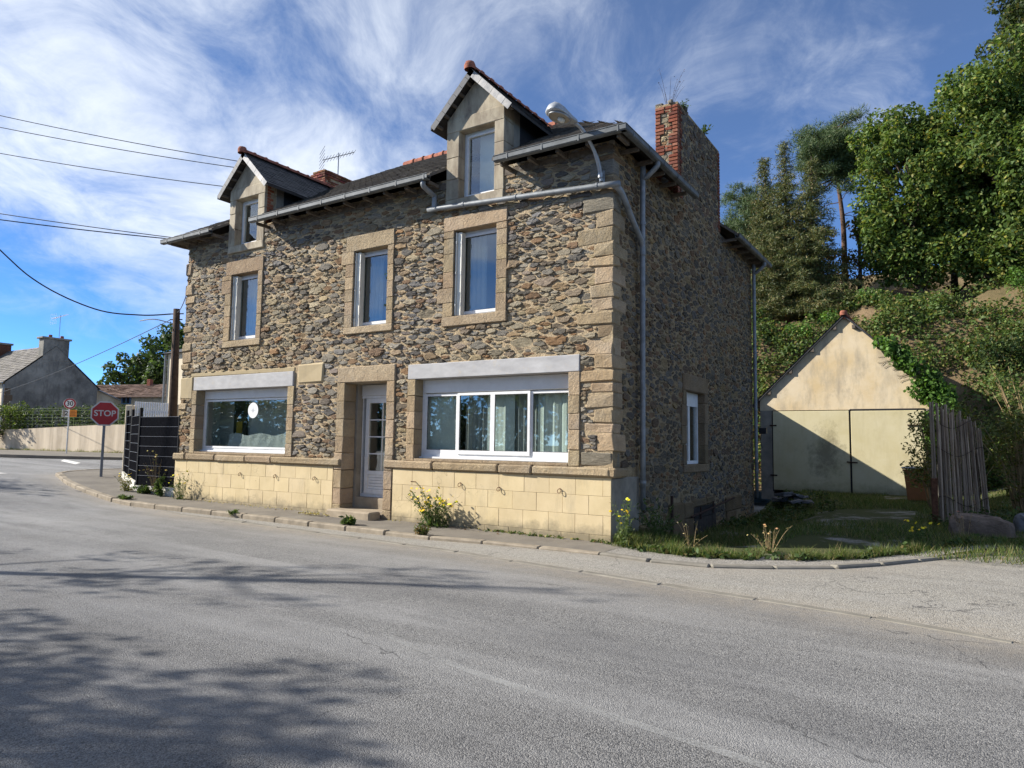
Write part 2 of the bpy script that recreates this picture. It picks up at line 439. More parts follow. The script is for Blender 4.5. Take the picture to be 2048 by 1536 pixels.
        c = m.mix(m.rng(f1, 0.5, 0.75, 0, 0.45), c, m.mix(0.6, c, (0.06, 0.06, 0.063)))
        c = m.mix(m.rng(m.noise(3.0, 7, 0.75), 0.63, 0.75, 0, 0.5), c, (0.33, 0.31, 0.28))
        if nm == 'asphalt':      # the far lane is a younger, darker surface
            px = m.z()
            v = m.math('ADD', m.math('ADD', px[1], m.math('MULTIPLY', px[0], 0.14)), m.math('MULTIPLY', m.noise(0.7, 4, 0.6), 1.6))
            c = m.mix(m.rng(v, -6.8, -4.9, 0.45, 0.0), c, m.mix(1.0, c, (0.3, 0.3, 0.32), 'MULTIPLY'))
        du = m.attr('dust')
        dn = m.math('MULTIPLY', du, m.rng(m.noise(6, 7, 0.72), 0.25, 0.62, 0.25, 1.0))
        c = m.mix(dn, c, m.mix(m.rng(f0, 0.3, 0.7), (0.25, 0.215, 0.165), (0.36, 0.315, 0.25)))
        wv_ = m.n('ShaderNodeTexNoise'); wv_.inputs['Scale'].default_value = 1.4; wv_.inputs['Detail'].default_value = 5; m.put(wv_.inputs['Vector'], m.pos)
        va = m.n('ShaderNodeVectorMath', operation='ADD'); m.put(va.inputs[0], m.pos); m.put(va.inputs[1], wv_.outputs['Color'])
        ck = m.voro(0.42, 'DISTANCE_TO_EDGE', 'Distance', va.outputs[0])
        crk = m.math('MULTIPLY', m.rng(ck, 0.0, 0.005, 0.75, 0.0), m.rng(m.noise(0.3, 3, 0.5), 0.5, 0.58))
        c = m.mix(crk, c, (0.025, 0.025, 0.026))
        h = m.math('ADD', m.math('MULTIPLY', agd, -0.8), m.math('MULTIPLY', f0, 0.35))
        m.fin(c, m.rng(f1, 0.3, 0.7, 0.62, 0.85), 0.35, m.bump(h, 0.9, 0.009))
    # worn road paint
    m = NT('worn_paint')
    f0 = m.noise(55, 5, 0.75); f1 = m.noise(2.5, 4, 0.6)
    fac = m.rng(m.math('ADD', f0, m.math('MULTIPLY', f1, 0.6)), 0.68, 0.92)
    tr = m.n('ShaderNodeBsdfTransparent')
    mx = m.n('ShaderNodeMixShader')
    m.put(m.b.inputs['Base Color'], (0.40, 0.40, 0.385, 1)); m.put(m.b.inputs['Roughness'], 0.8)
    m.put(mx.inputs[0], m.math('MULTIPLY', fac, 0.5)); m.put(mx.inputs[1], tr.outputs[0]); m.put(mx.inputs[2], m.b.outputs[0])
    m.t.links.new(mx.outputs[0], m.out.inputs['Surface'])
    simple('road_paint', (0.62, 0.61, 0.57), 0.8, 0.2, 0.15, 9, 0.3, 60)
    # pavement
    m = NT('pavement')
    f1 = m.noise(1.3, 7, 0.68); f0 = m.noise(120, 3, 0.7)
    c = m.mix(m.rng(f1, 0.3, 0.7), (0.145, 0.13, 0.11), (0.25, 0.225, 0.185))
    c = m.mix(m.rng(f0, 0.35, 0.7, 0, 0.5), c, (0.11, 0.1, 0.09))
    m.fin(c, 0.92, 0.15, m.bump(f0, 0.5, 0.006))
    # yard: soil, thin grass, gravel patches
    m = NT('yard')
    f1 = m.noise(0.6, 6, 0.65); f0 = m.noise(70, 4, 0.7); gr = m.voro(55, 'F1', 'Color')
    bw = m.n('ShaderNodeRGBToBW'); m.put(bw.inputs[0], gr)
    soil = m.mix(f0, (0.045, 0.055, 0.02), (0.1, 0.105, 0.045))
    grav = m.mix(bw.outputs[0], (0.14, 0.13, 0.115), (0.42, 0.39, 0.34))
    c = m.mix(m.rng(f1, 0.53, 0.62), soil, grav)
    c = m.mix(m.attr('dust'), c, grav)
    m.fin(c, 0.95, 0.1, m.bump(m.voro(55), 0.8, 0.015))
    m = NT('soil')
    f1 = m.noise(0.35, 7, 0.68); f0 = m.noise(9, 6, 0.7)
    c = m.mix(m.rng(f1, 0.35, 0.65), (0.085, 0.075, 0.035), (0.235, 0.16, 0.095))
    c = m.mix(m.rng(f0, 0.4, 0.7, 0, 0.6), c, (0.1, 0.085, 0.045))
    m.fin(c, 0.95, 0.1, m.bump(f0, 0.8, 0.08))
    simple('meadow', (0.09, 0.11, 0.04), 0.95, 0.1, 0.35, 0.3, 0.5, 5, 0.05)
    # leaves
    for nm, gloss, trans in (('leaf', 0.2, 0.35), ('needle', 0.3, 0.2), ('grass_blade', 0.3, 0.4)):
        m = NT(nm)
        a = m.attr()
        m.fin(a, 0.55, gloss)
        tl = m.n('ShaderNodeBsdfTranslucent'); m.put(tl.inputs['Color'], m.mix(1.0, a, (1.25, 1.25, 0.7), 'MULTIPLY'))
        mx = m.n('ShaderNodeMixShader'); m.put(mx.inputs[0], trans)
        m.put(mx.inputs[1], m.b.outputs[0]); m.put(mx.inputs[2], tl.outputs[0])
        m.t.links.new(mx.outputs[0], m.out.inputs['Surface'])
    m = NT('petal')
    m.fin(m.attr(), 0.6, 0.2)
build_materials()
M = MATS

# ------------------------------------------------------------------ mesh helpers
CB = None
def _chamfer_template():
    vid = {}; V = []
    for ax in range(3):
        for s in (-1, 1):
            for a in (-1, 1):
                for b in (-1, 1):
                    o = [k for k in range(3) if k != ax]
                    e = [0, 0, 0]; e[ax] = s; e[o[0]] = a; e[o[1]] = b
                    vid[(ax, tuple(e))] = len(V); V.append((ax, tuple(e)))
    F = []
    for ax in range(3):
        o = [k for k in range(3) if k != ax]
        for s in (-1, 1):
            q = []
            for a, b in ((-1, -1), (1, -1), (1, 1), (-1, 1)):
                e = [0, 0, 0]; e[ax] = s; e[o[0]] = a; e[o[1]] = b
                q.append(vid[(ax, tuple(e))])
            F.append(q)
    for t in range(3):
        a0, a1 = [k for k in range(3) if k != t]
        for s0 in (-1, 1):
            for s1 in (-1, 1):
                q = []
                for ax, tt in ((a0, -1), (a0, 1), (a1, 1), (a1, -1)):
                    e = [0, 0, 0]; e[a0] = s0; e[a1] = s1; e[t] = tt
                    q.append(vid[(ax, tuple(e))])
                F.append(q)
    for e in vid:
        pass
    for sx in (-1, 1):
        for sy in (-1, 1):
            for sz in (-1, 1):
                F.append([vid[(ax, (sx, sy, sz))] for ax in range(3)])
    P = np.array([[e[k] if k == ax else e[k] * 0.8 for k in range(3)] for ax, e in V], float)
    G = []
    for q in F:
        p = P[q]; n = np.cross(p[1] - p[0], p[2] - p[0])
        if n @ p.mean(0) < 0: q = q[::-1]
        G.append(q)
    return V, G
CHV, CHF = _chamfer_template()

class MB:
    def __init__(s):
        s.v = []; s.f = []; s.c = []
    def add(s, vs, fs, col=(1, 1, 1)):
        o = len(s.v)
        s.v.extend(tuple(map(float, p)) for p in vs)
        for q in fs:
            s.f.append([i + o for i in q]); s.c.append(col)
        return s
    def box(s, x0, x1, y0, y1, z0, z1, col=(1, 1, 1)):
        vs = [(x, y, z) for z in (z0, z1) for y in (y0, y1) for x in (x0, x1)]
        return s.add(vs, [[0, 2, 3, 1], [4, 5, 7, 6], [0, 1, 5, 4], [2, 6, 7, 3], [0, 4, 6, 2], [1, 3, 7, 5]], col)
    def cbox(s, x0, x1, y0, y1, z0, z1, ch=0.012, jit=0.0, col=(1, 1, 1)):
        lo = (x0, y0, z0); hi = (x1, y1, z1)
        cj = {}
        vs = []
        for ax, e in CHV:
            if e not in cj: cj[e] = [rnd.uniform(-jit, jit) for _ in range(3)]
            p = []
            for k in range(3):
                base = hi[k] if e[k] > 0 else lo[k]
                c2 = min(ch, 0.45 * (hi[k] - lo[k]))
                p.append(base - (e[k] * c2 if k != ax else 0) + cj[e][k])
            vs.append(p)
        return s.add(vs, CHF, col)
    def ring(s, x0, x1, z0, z1, y0, y1, w, wb=None, wt_=None, col=(1, 1, 1)):
        wb = w if wb is None else wb; wt_ = w if wt_ is None else wt_
        s.box(x0, x0 + w, y0, y1, z0, z1, col); s.box(x1 - w, x1, y0, y1, z0, z1, col)
        s.box(x0 + w, x1 - w, y0, y1, z0, z0 + wb, col); s.box(x0 + w, x1 - w, y0, y1, z1 - wt_, z1, col)
        return s
    def tube(s, pts, rad, n=8, cap=True, col=(1, 1, 1)):
        pts = [Vector(p) for p in pts]
        if isinstance(rad, (int, float)): rad = [rad] * len(pts)
        o = []
        t0 = (pts[1] - pts[0]).normalized()
        ref = Vector((0, 0, 1)) if abs(t0.z) < 0.9 else Vector((1, 0, 0))
        a = t0.cross(ref).normalized()
        vs = []
        for i, p in enumerate(pts):
            t = (pts[min(i + 1, len(pts) - 1)] - pts[max(i - 1, 0)]).normalized()
            a = (a - t * a.dot(t)).normalized()
            b = t.cross(a)
            for k in range(n):
                th = 2 * math.pi * k / n
                vs.append(p + (a * math.cos(th) + b * math.sin(th)) * rad[i])
        fs = []
        for i in range(len(pts) - 1):
            for k in range(n):
                fs.append([i * n + k, i * n + (k + 1) % n, (i + 1) * n + (k + 1) % n, (i + 1) * n + k])
        if cap:
            fs.append(list(range(n))[::-1]); fs.append([(len(pts) - 1) * n + k for k in range(n)])
        return s.add(vs, fs, col)
    def prism(s, poly, y0, y1, axes='xz', col=(1, 1, 1)):
        """poly extruded along the third axis"""
        n = len(poly)
        def P(a, b, t):
            return {'xz': (a, t, b), 'yz': (t, a, b), 'xy': (a, b, t)}[axes]
        vs = [P(a, b, y0) for a, b in poly] + [P(a, b, y1) for a, b in poly]
        fs = [list(range(n)), list(range(n, 2 * n))[::-1]] + [[i, i + n, (i + 1) % n + n, (i + 1) % n] for i in range(n)]
        return s.add(vs, fs, col)
    def lathe(s, prof, n=16, origin=(0, 0, 0), col=(1, 1, 1)):
        vs = []; fs = []
        for r, z in prof:
            for k in range(n):
                th = 2 * math.pi * k / n
                vs.append((origin[0] + r * math.cos(th), origin[1] + r * math.sin(th), origin[2] + z))
        for i in range(len(prof) - 1):
            for k in range(n):
                fs.append([i * n + k, i * n + (k + 1) % n, (i + 1) * n + (k + 1) % n, (i + 1) * n + k])
        return s.add(vs, fs, col)
    def xf(s, mat):
        s.v = [tuple(mat @ Vector(p)) for p in s.v]
        return s
    def build(s, name, mat, parent=None, smooth=False):
        me = bpy.data.meshes.new(name)
        me.from_pydata(s.v, [], s.f)
        if s.c:
            at = me.attributes.new('col', 'FLOAT_COLOR', 'FACE')
            arr = np.ones((len(s.c), 4), np.float32)
            arr[:, :3] = np.array(s.c, np.float32)
            at.data.foreach_set('color', arr.ravel())
        if smooth:
            me.polygons.foreach_set('use_smooth', [True] * len(me.polygons))
        me.materials.append(M[mat] if isinstance(mat, str) else mat)
        me.update()
        return link(name, me, parent)

def link(name, data, parent=None):
    o = bpy.data.objects.new(name, data)
    COL.objects.link(o)
    if parent is not None:
        o.parent = parent
    return o
def empty(name, loc=(0, 0, 0)):
    # kept at the origin of its parts' coordinates; parts hold world coordinates
    return link(name, None)
def tag(o, label=None, cat=None, group=None, kind=None):
    if label: o['label'] = label
    if cat: o['category'] = cat
    if group: o['group'] = group
    if kind: o['kind'] = kind
    return o
def np_mesh(name, V, F, cols, mat, parent=None):
    me = bpy.data.meshes.new(name)
    V = np.asarray(V, np.float32); F = np.asarray(F, np.int32)
    k = F.shape[1]
    me.vertices.add(len(V)); me.vertices.foreach_set('co', V.ravel())
    me.loops.add(F.size); me.loops.foreach_set('vertex_index', F.ravel())
    me.polygons.add(len(F))
    me.polygons.foreach_set('loop_start', np.arange(0, F.size, k, dtype=np.int32))
    me.polygons.foreach_set('loop_total', np.full(len(F), k, np.int32))
    if cols is not None:
        at = me.attributes.new('col', 'FLOAT_COLOR', 'FACE')
        arr = np.ones((len(F), 4), np.float32); arr[:, :3] = cols
        at.data.foreach_set('color', arr.ravel())
    me.materials.append(M[mat])
    me.update(calc_edges=True)
    return link(name, me, parent)

def gz(x):
    if x > 0: return 0.0
    if x > -12.2: return -0.006 * x
    if x > -19: return 0.073 + 0.05 * (-12.2 - x)
    return min(0.68, 0.413 + 0.018 * (-19 - x))
def sstep(a, b, x):
    t = min(1.0, max(0.0, (x - a) / (b - a)))
    return t * t * (3 - 2 * t)

# ------------------------------------------------------------------ ground, roads, kerbs
def roadz(x):
    return gz(x) - 0.10 + 0.06 * sstep(-6, 0, x)
def catmull(P, k=8):
    P = [np.array(p, float) for p in P]
    out = []
    for i in range(len(P) - 1):
        p0 = P[max(i - 1, 0)]; p1 = P[i]; p2 = P[i + 1]; p3 = P[min(i + 2, len(P) - 1)]
        for j in range(k):
            t = j / k
            out.append(0.5 * ((2 * p1) + (-p0 + p2) * t + (2 * p0 - 5 * p1 + 4 * p2 - p3) * t * t + (-p0 + 3 * p1 - 3 * p2 + p3) * t ** 3))
    out.append(P[-1])
    return np.array(out)
def resample(P, step=None, n=None):
    P = np.asarray(P); d = np.r_[0, np.cumsum(np.linalg.norm(np.diff(P, axis=0), axis=1))]
    if n is None: n = max(2, int(round(d[-1] / step)) + 1)
    s = np.linspace(0, d[-1], n)
    return np.stack([np.interp(s, d, P[:, k]) for k in range(P.shape[1])], 1)
KERB_L = catmull([(0.3, -1.05), (-1.45, -1.17), (-2.88, -1.32), (-4.86, -1.27), (-7.67, -1.24), (-11.09, -1.36), (-13.2, -1.22), (-16.28, -0.58), (-18.47, 0.1), (-20.2, 0.85), (-21.2, 2.6), (-21, 6), (-20.4, 12)])
WALL_L = catmull([(0.3, 0.05), (-1.45, 0.05), (-2.88, 0.05), (-4.86, 0.05), (-7.67, 0.05), (-11.09, 0.05), (-12.6, 0.05), (-14.05, 0.0), (-16, 0.8), (-17.6, 1.5), (-18.3, 3), (-18.2, 6), (-18, 12)])
KERB_R = catmull([(0.3, -1.05), (1.35, -1.22), (2.14, -1.02), (2.98, -0.44), (3.53, 0.06), (4.07, 0.95), (4.66, 1.98), (5.7, 3.3), (8, 5), (14, 9)])
GUT = catmull([(-9.5, -1.62), (-7.06, -1.67), (-3.89, -1.86), (-2.8, -2.0), (-1.84, -2.1), (-0.75, -2.3), (0.27, -2.4), (1.34, -2.57), (2.4, -2.69), (3.43, -2.83), (4.53, -2.98), (5.26, -3.18), (8, -3.9), (14, -5.6)])

def point_attr(me, name, vals):
    at = me.attributes.new(name, 'FLOAT_COLOR', 'POINT')
    arr = np.ones((len(vals), 4), np.float32); arr[:, :3] = np.asarray(vals, np.float32)[:, None]
    at.data.foreach_set('color', arr.ravel())
def poly_dist(XY, P):
    d = np.full(len(XY), 1e9)
    for q in resample(P, 0.25):
        d = np.minimum(d, np.hypot(XY[:, 0] - q[0], XY[:, 1] - q[1]))
    return d
def grid(name, xs, ys, zf, mat, dust=None, ymin=None):
    nx, ny = len(xs), len(ys)
    V = np.zeros((nx * ny, 3))
    for i, x in enumerate(xs):
        y0 = ymin(x) if ymin else 0
        for j, y in enumerate(ys):
            yy = y0 + y if ymin else y
            V[i * ny + j] = (x, yy, zf(x, yy))
    F = []
    for i in range(nx - 1):
        for j in range(ny - 1):
            a = i * ny + j
            F.append((a, a + ny, a + ny + 1, a + 1))
    o = np_mesh(name, V, F, None, mat)
    o.data.polygons.foreach_set('use_smooth', [True] * len(F))
    if dust is not None: point_attr(o.data, 'dust', dust(V))
    return tag(o, kind='structure')

def build_ground():
    far = MB().add([(-900, -900, -1.2), (900, -900, -1.2), (900, 900, -1.2), (-900, 900, -1.2)], [[0, 1, 2, 3]]).build('ground', 'meadow')
    tag(far, 'wide flat meadow land around the village', kind='structure')
    xs = np.unique(np.r_[np.arange(-120, -22, 6), np.arange(-22, -13, 1.0), np.arange(-13, 9, 0.3), np.arange(9, 60, 4)])
    ys = np.unique(np.r_[np.arange(-70, -12, 5), np.arange(-12, -5, 0.8), np.arange(-5, 1, 0.2), np.arange(1, 45, 3)])
    def dust(V):
        d = poly_dist(V[:, :2], GUT); dk = poly_dist(V[:, :2], KERB_L)
        side = np.clip((V[:, 1] + 3.2) / 1.0, 0, 1)
        return np.clip(0.5 * np.exp(-(d / 0.5) ** 2) + 0.75 * np.exp(-(dk / 0.55) ** 2) + 0.25 * np.exp(-(d / 1.2) ** 2), 0, 0.95)
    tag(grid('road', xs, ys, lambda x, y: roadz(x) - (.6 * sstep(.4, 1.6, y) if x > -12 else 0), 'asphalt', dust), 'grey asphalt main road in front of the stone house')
    # lane between the flush gutter stones and the entry kerb
    a = resample(np.vstack([KERB_L[:56][::-1], KERB_R]), n=140)
    g = resample(GUT, n=140)
    V = []; F = []; D = []
    NS = 10
    for i in range(140):
        for j in range(NS + 1):
            t = j / NS
            p = g[i] * (1 - t) + a[i] * t
            V.append((p[0], p[1], roadz(p[0]) + 0.005)); D.append(0.25 + 0.55 * abs(2 * t - 1) ** 3)
    for i in range(139):
        for j in range(NS):
            q = i * (NS + 1) + j
            F.append((q, q + NS + 1, q + NS + 2, q + 1))
    lane = np_mesh('side_lane', V, F, None, 'lane_asphalt')
    point_attr(lane.data, 'dust', D)
    tag(lane, 'pale coarse asphalt lane between kerb and gutter stones', kind='structure')
    # pavement along the house and round the corner
    a = resample(KERB_L, n=110); w = resample(WALL_L, n=110)
    V = []; F = []
    for i in range(110):
        for j in range(7):
            t = j / 6
            p = a[i] * (1 - t) + w[i] * t
            V.append((p[0], p[1], gz(p[0]) - 0.012 * (1 - t) + 0.004 * math.sin(p[0] * 5 + j)))
    for i in range(109):
        for j in range(6):
            q = i * 7 + j
            F.append((q, q + 1, q + 8, q + 7))
    tag(np_mesh('pavement', V, F, None, 'pavement'), 'grey brown pavement along the foot of the house', kind='structure')
    kerb = tag(empty('kerb'), 'row of worn sandy kerb stones along the pavement', kind='structure')
    def stones(P, step, w, h, ztop, name, mat, parent, gap=0.015, off=0.0):
        Q = resample(P, step)
        for p, q in zip(Q[:-1], Q[1:]):
            dv = q - p; L = np.linalg.norm(dv); mid = (p + q) / 2; ang = math.atan2(dv[1], dv[0])
            mb = MB().cbox(-L / 2 + gap / 2, L / 2 - gap / 2, -w / 2 + off, w / 2 + off, -h, rnd.uniform(-0.006, 0.004), 0.02, 0.006)
            slope = (ztop(q[0]) - ztop(p[0])) / L
            mb.xf(Matrix.Translation((mid[0], mid[1], ztop(mid[0]))) @ Matrix.Rotation(ang + rnd.uniform(-.006, .006), 4, 'Z') @ Matrix.Rotation(-math.atan(slope), 4, 'Y'))
            mb.build(name, mat, parent)
    stones(KERB_L, 1.0, 0.17, 0.2, lambda x: gz(x) + 0.004, 'kerb_stone', 'kerb_stone', kerb)
    stones(KERB_R, 0.85, 0.15, 0.15, lambda x: roadz(x) + 0.045, 'kerb_stone', 'gutter_stone', kerb)
    gut = tag(empty('road_gutter'), 'line of flush concrete gutter stones crossing the asphalt', kind='structure')
    stones(GUT, 1.15, 0.15, 0.1, lambda x: roadz(x) + 0.008, 'gutter_stone', 'gutter_stone', gut, 0.02)
    # yard beside the house
    ky = resample(KERB_R, 0.1)
    def kerb_y(x): return float(np.interp(x, ky[:, 0], ky[:, 1])) + 0.05 if x > 0.3 else -0.95
    def yz(x, y):
        return -0.012 + 0.05 * sstep(0.5, 3, y) - 0.3 * sstep(.7, 2.0, y) * (1 - sstep(.9, 2.4, x)) * (1 - sstep(9.5, 12, y)) + 0.5 * sstep(9, 17, y) * sstep(4.6, 7, x) + 0.025 * math.sin(x * 2.1 + y * 1.3) * sstep(1, 3, y)
    build_ground.yz = yz; build_ground.kerb_y = kerb_y
    def ydust(V):
        kyv = np.array([kerb_y(x) for x in V[:, 0]])
        return np.clip(1.0 - (V[:, 1] - kyv - 0.45) / 0.35, 0, 1)
    tag(grid('yard_ground', np.r_[np.arange(0.0, 7, 0.25), np.arange(7, 26, 1)], np.r_[np.arange(0, 4, 0.2), np.arange(4, 22, 0.6)], yz, 'yard', ydust, kerb_y), 'gravel and thin grass yard beside the house', kind='structure')
    # wooded bank
    def bz(x, y):
        t = sstep(18.3, 25.2, y)
        n = 0.35 * math.sin(x * 0.9 + 1.3 * math.sin(y * 0.5)) + 0.22 * math.sin(x * 2.3 + y * 1.7) + 0.15 * math.sin(y * 2.9 - x * 1.1)
        z = 7.7 * t + 0.32 * max(0.0, min(y, 48) - 25) + n * t
        return (z * sstep(-17, -6, x)) - 0.1 + (0.5 * sstep(4.6, 7, x))
    build_ground.bz = bz
    tag(grid('wooded_bank', np.arange(-34, 48, 0.8), np.r_[np.arange(17, 28, 0.5), np.arange(28, 90, 3)], bz, 'soil'), 'brown earth bank rising behind the garage', kind='structure')
    # road paint
    P = resample(catmull([(0.7, -6.12), (1.3, -6.3), (1.96, -6.5), (4.2, -6.85), (9, -7.8)]), 0.3)
    V = []; F = []
    for i, p in enumerate(P):
        V += [(p[0], p[1] - 0.04, roadz(p[0]) + 0.004), (p[0], p[1] + 0.04, roadz(p[0]) + 0.004)]
        if i: F.append((2 * i - 2, 2 * i, 2 * i + 1, 2 * i - 1))
    tag(np_mesh('lane_line_marking', V, F, None, 'worn_paint'), 'worn white lane line on the near road', kind='structure')
    def patch(name, pts, label, mat='road_paint'):
        tag(MB().add([(x, y, roadz(x) + 0.005) for x, y in pts], [list(range(len(pts)))]).build(name, mat), label, kind='structure')
    patch('crossing_marking', [(-27.4, 4.9), (-26.4, 4.2), (-29.2, 4.9), (-30.6, 5.7)], 'white painted bar at the far junction')
    patch('give_way_marking', [(-21.6, -0.4), (-21.5, -0.2), (-26, -0.2), (-26, -0.4)], 'thin white line across the far road')
    # far pavement in front of the retaining wall
    a = np.array([(-75, 1.5), (-60, 2.8), (-47, 3.6), (-36, 3.9), (-32.5, 5.2), (-30, 7.2), (-27, 10), (-25, 14)]); b = np.array([(-75, 5.6), (-60, 7.3), (-47, 9), (-40, 9.8), (-36, 10.3), (-33.5, 10.7), (-31, 11.3), (-29, 14)])
    a = resample(catmull(a), n=40); b = resample(catmull(b), n=40)
    mb = MB(); V = []
    for p, q in zip(a, b):
        V += [(p[0], p[1], roadz(p[0])), (p[0], p[1], roadz(p[0]) + 0.13), (q[0], q[1], roadz(q[0]) + 0.16)]
    F = []
    for i in range(39):
        F += [[3 * i, 3 * i + 1, 3 * i + 4, 3 * i + 3], [3 * i + 1, 3 * i + 2, 3 * i + 5, 3 * i + 4]]
    mb.add(V, F)
    tag(mb.build('far_pavement', 'pavement'), 'dark pavement below the retaining wall', kind='structure')
build_ground()

# ------------------------------------------------------------------ rubble walling
def clip_poly(P, n, d):
    """keep the side n.p <= d"""
    out = []
    for i in range(len(P)):
        a, b = P[i], P[(i + 1) % len(P)]
        da = n[0] * a[0] + n[1] * a[1] - d; db = n[0] * b[0] + n[1] * b[1] - d
        if da <= 0: out.append(a)
        if (da < 0 < db) or (db < 0 < da):
            t = da / (da - db)
            out.append((a[0] + (b[0] - a[0]) * t, a[1] + (b[1] - a[1]) * t))
    return out
def area(P):
    return 0.5 * sum(P[i][0] * P[(i + 1) % len(P)][1] - P[(i + 1) % len(P)][0] * P[i][1] for i in range(len(P)))
def rubble_cells(u0, u1, v0, v1, excl, seed, asp=1.9, sizes=((40, .10, .13), (260, .068, .095), (1100, .044, .064), (2600, .026, .042)), inside=None, gap=(.001, .006)):
    """power diagram of stones of mixed sizes, wider than tall; returns polygons in (u, v)"""
    g = np.random.default_rng(seed)
    W = (u1 - u0) / asp; H = v1 - v0
    pts = np.zeros((0, 2)); rad = np.zeros(0)
    for cnt, ra, rb in sizes:
        tries = int(cnt * 2.2)
        cand = g.random((tries, 2)) * (W, H); rr = g.uniform(ra, rb, tries)
        for c, r in zip(cand, rr):
            uu = u0 + c[0] * asp; vv = v0 + c[1]
            if any(a - .02 < uu < b + .02 and c0 - .02 < vv < d0 + .02 for a, b, c0, d0 in excl): continue
            if inside and not inside(uu, vv): continue
            if len(pts):
                d2 = (pts[:, 0] - c[0]) ** 2 + (pts[:, 1] - c[1]) ** 2
                if (d2 < (0.98 * (rad + r)) ** 2).any(): continue
            pts = np.vstack([pts, c]); rad = np.append(rad, r)
    cells = []
    n = len(pts)
    for i in range(n):
        p = pts[i]; r = rad[i]
        d2 = (pts[:, 0] - p[0]) ** 2 + (pts[:, 1] - p[1]) ** 2
        near = np.argsort(d2)[1:26]
        k = int(g.integers(5, 9)); ph = g.random() * 6.28
        sh = g.uniform(0.95, 1.7)
        P = [(p[0] + 1.45 * r * sh ** .5 * math.cos(ph + t * 2 * math.pi / k) * g.uniform(.78, 1.25), p[1] + 1.45 * r / sh ** .5 * math.sin(ph + t * 2 * math.pi / k) * g.uniform(.78, 1.25)) for t in range(k)]
        for j in near:
            if d2[j] > (3.2 * (r + rad[j])) ** 2: continue
            q = pts[j]; nx, ny = q[0] - p[0], q[1] - p[1]
            dd = 0.5 * ((q @ q - rad[j] ** 2) - (p @ p - r ** 2))
            L = math.hypot(nx, ny)
            P = clip_poly(P, (nx / L, ny / L), dd / L - g.uniform(*gap))
            if len(P) < 3: break
        if len(P) < 3: continue
        P = [(u0 + a * asp, v0 + b) for a, b in P]
        P = clip_poly(P, (1, 0), u1); P = clip_poly(P, (-1, 0), -u0) if len(P) > 2 else P
        P = clip_poly(P, (0, 1), v1) if len(P) > 2 else P
        P = clip_poly(P, (0, -1), -v0) if len(P) > 2 else P
        for a, b, c0, d0 in excl:
            if len(P) < 3: break
            if max(x for x, _ in P) <= a or min(x for x, _ in P) >= b or max(y for _, y in P) <= c0 or min(y for _, y in P) >= d0: continue
            opts = [clip_poly(P, (1, 0), a - .006), clip_poly(P, (-1, 0), -b - .006), clip_poly(P, (0, 1), c0 - .006), clip_poly(P, (0, -1), -d0 - .006)]
            P = max(opts, key=lambda Q: abs(area(Q)) if len(Q) > 2 else 0)
        if len(P) < 3 or abs(area(P)) < 0.0011: continue
        if area(P) < 0: P = P[::-1]
        cells.append(P)
    return cells
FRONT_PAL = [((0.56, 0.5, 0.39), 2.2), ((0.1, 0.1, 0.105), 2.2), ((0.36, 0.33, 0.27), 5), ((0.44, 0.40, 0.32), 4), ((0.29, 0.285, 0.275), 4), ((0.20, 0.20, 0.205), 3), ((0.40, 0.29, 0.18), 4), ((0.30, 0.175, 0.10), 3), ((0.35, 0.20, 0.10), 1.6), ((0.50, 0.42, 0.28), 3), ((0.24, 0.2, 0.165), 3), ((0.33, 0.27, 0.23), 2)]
SIDE_PAL = [((0.26, 0.13, 0.06), 1.8), ((0.32, 0.23, 0.11), 1.8), ((0.11, 0.11, 0.11), 5), ((0.16, 0.155, 0.15), 3), ((0.16, 0.095, 0.055), 3), ((0.22, 0.12, 0.06), 2), ((0.24, 0.18, 0.095), 2), ((0.07, 0.068, 0.066), 4), ((0.24, 0.22, 0.19), 1.5), ((0.11, 0.07, 0.05), 2)]  # side wall stones, darkened and warmed to carry its shade
def pick(pal):
    t = rnd.uniform(0, sum(w for _, w in pal))
    for c, w in pal:
        t -= w
        if t <= 0: break
    k = rnd.uniform(0.72, 1.3)
    return (min(1, c[0] * k), c[1] * k, c[2] * k * .96)
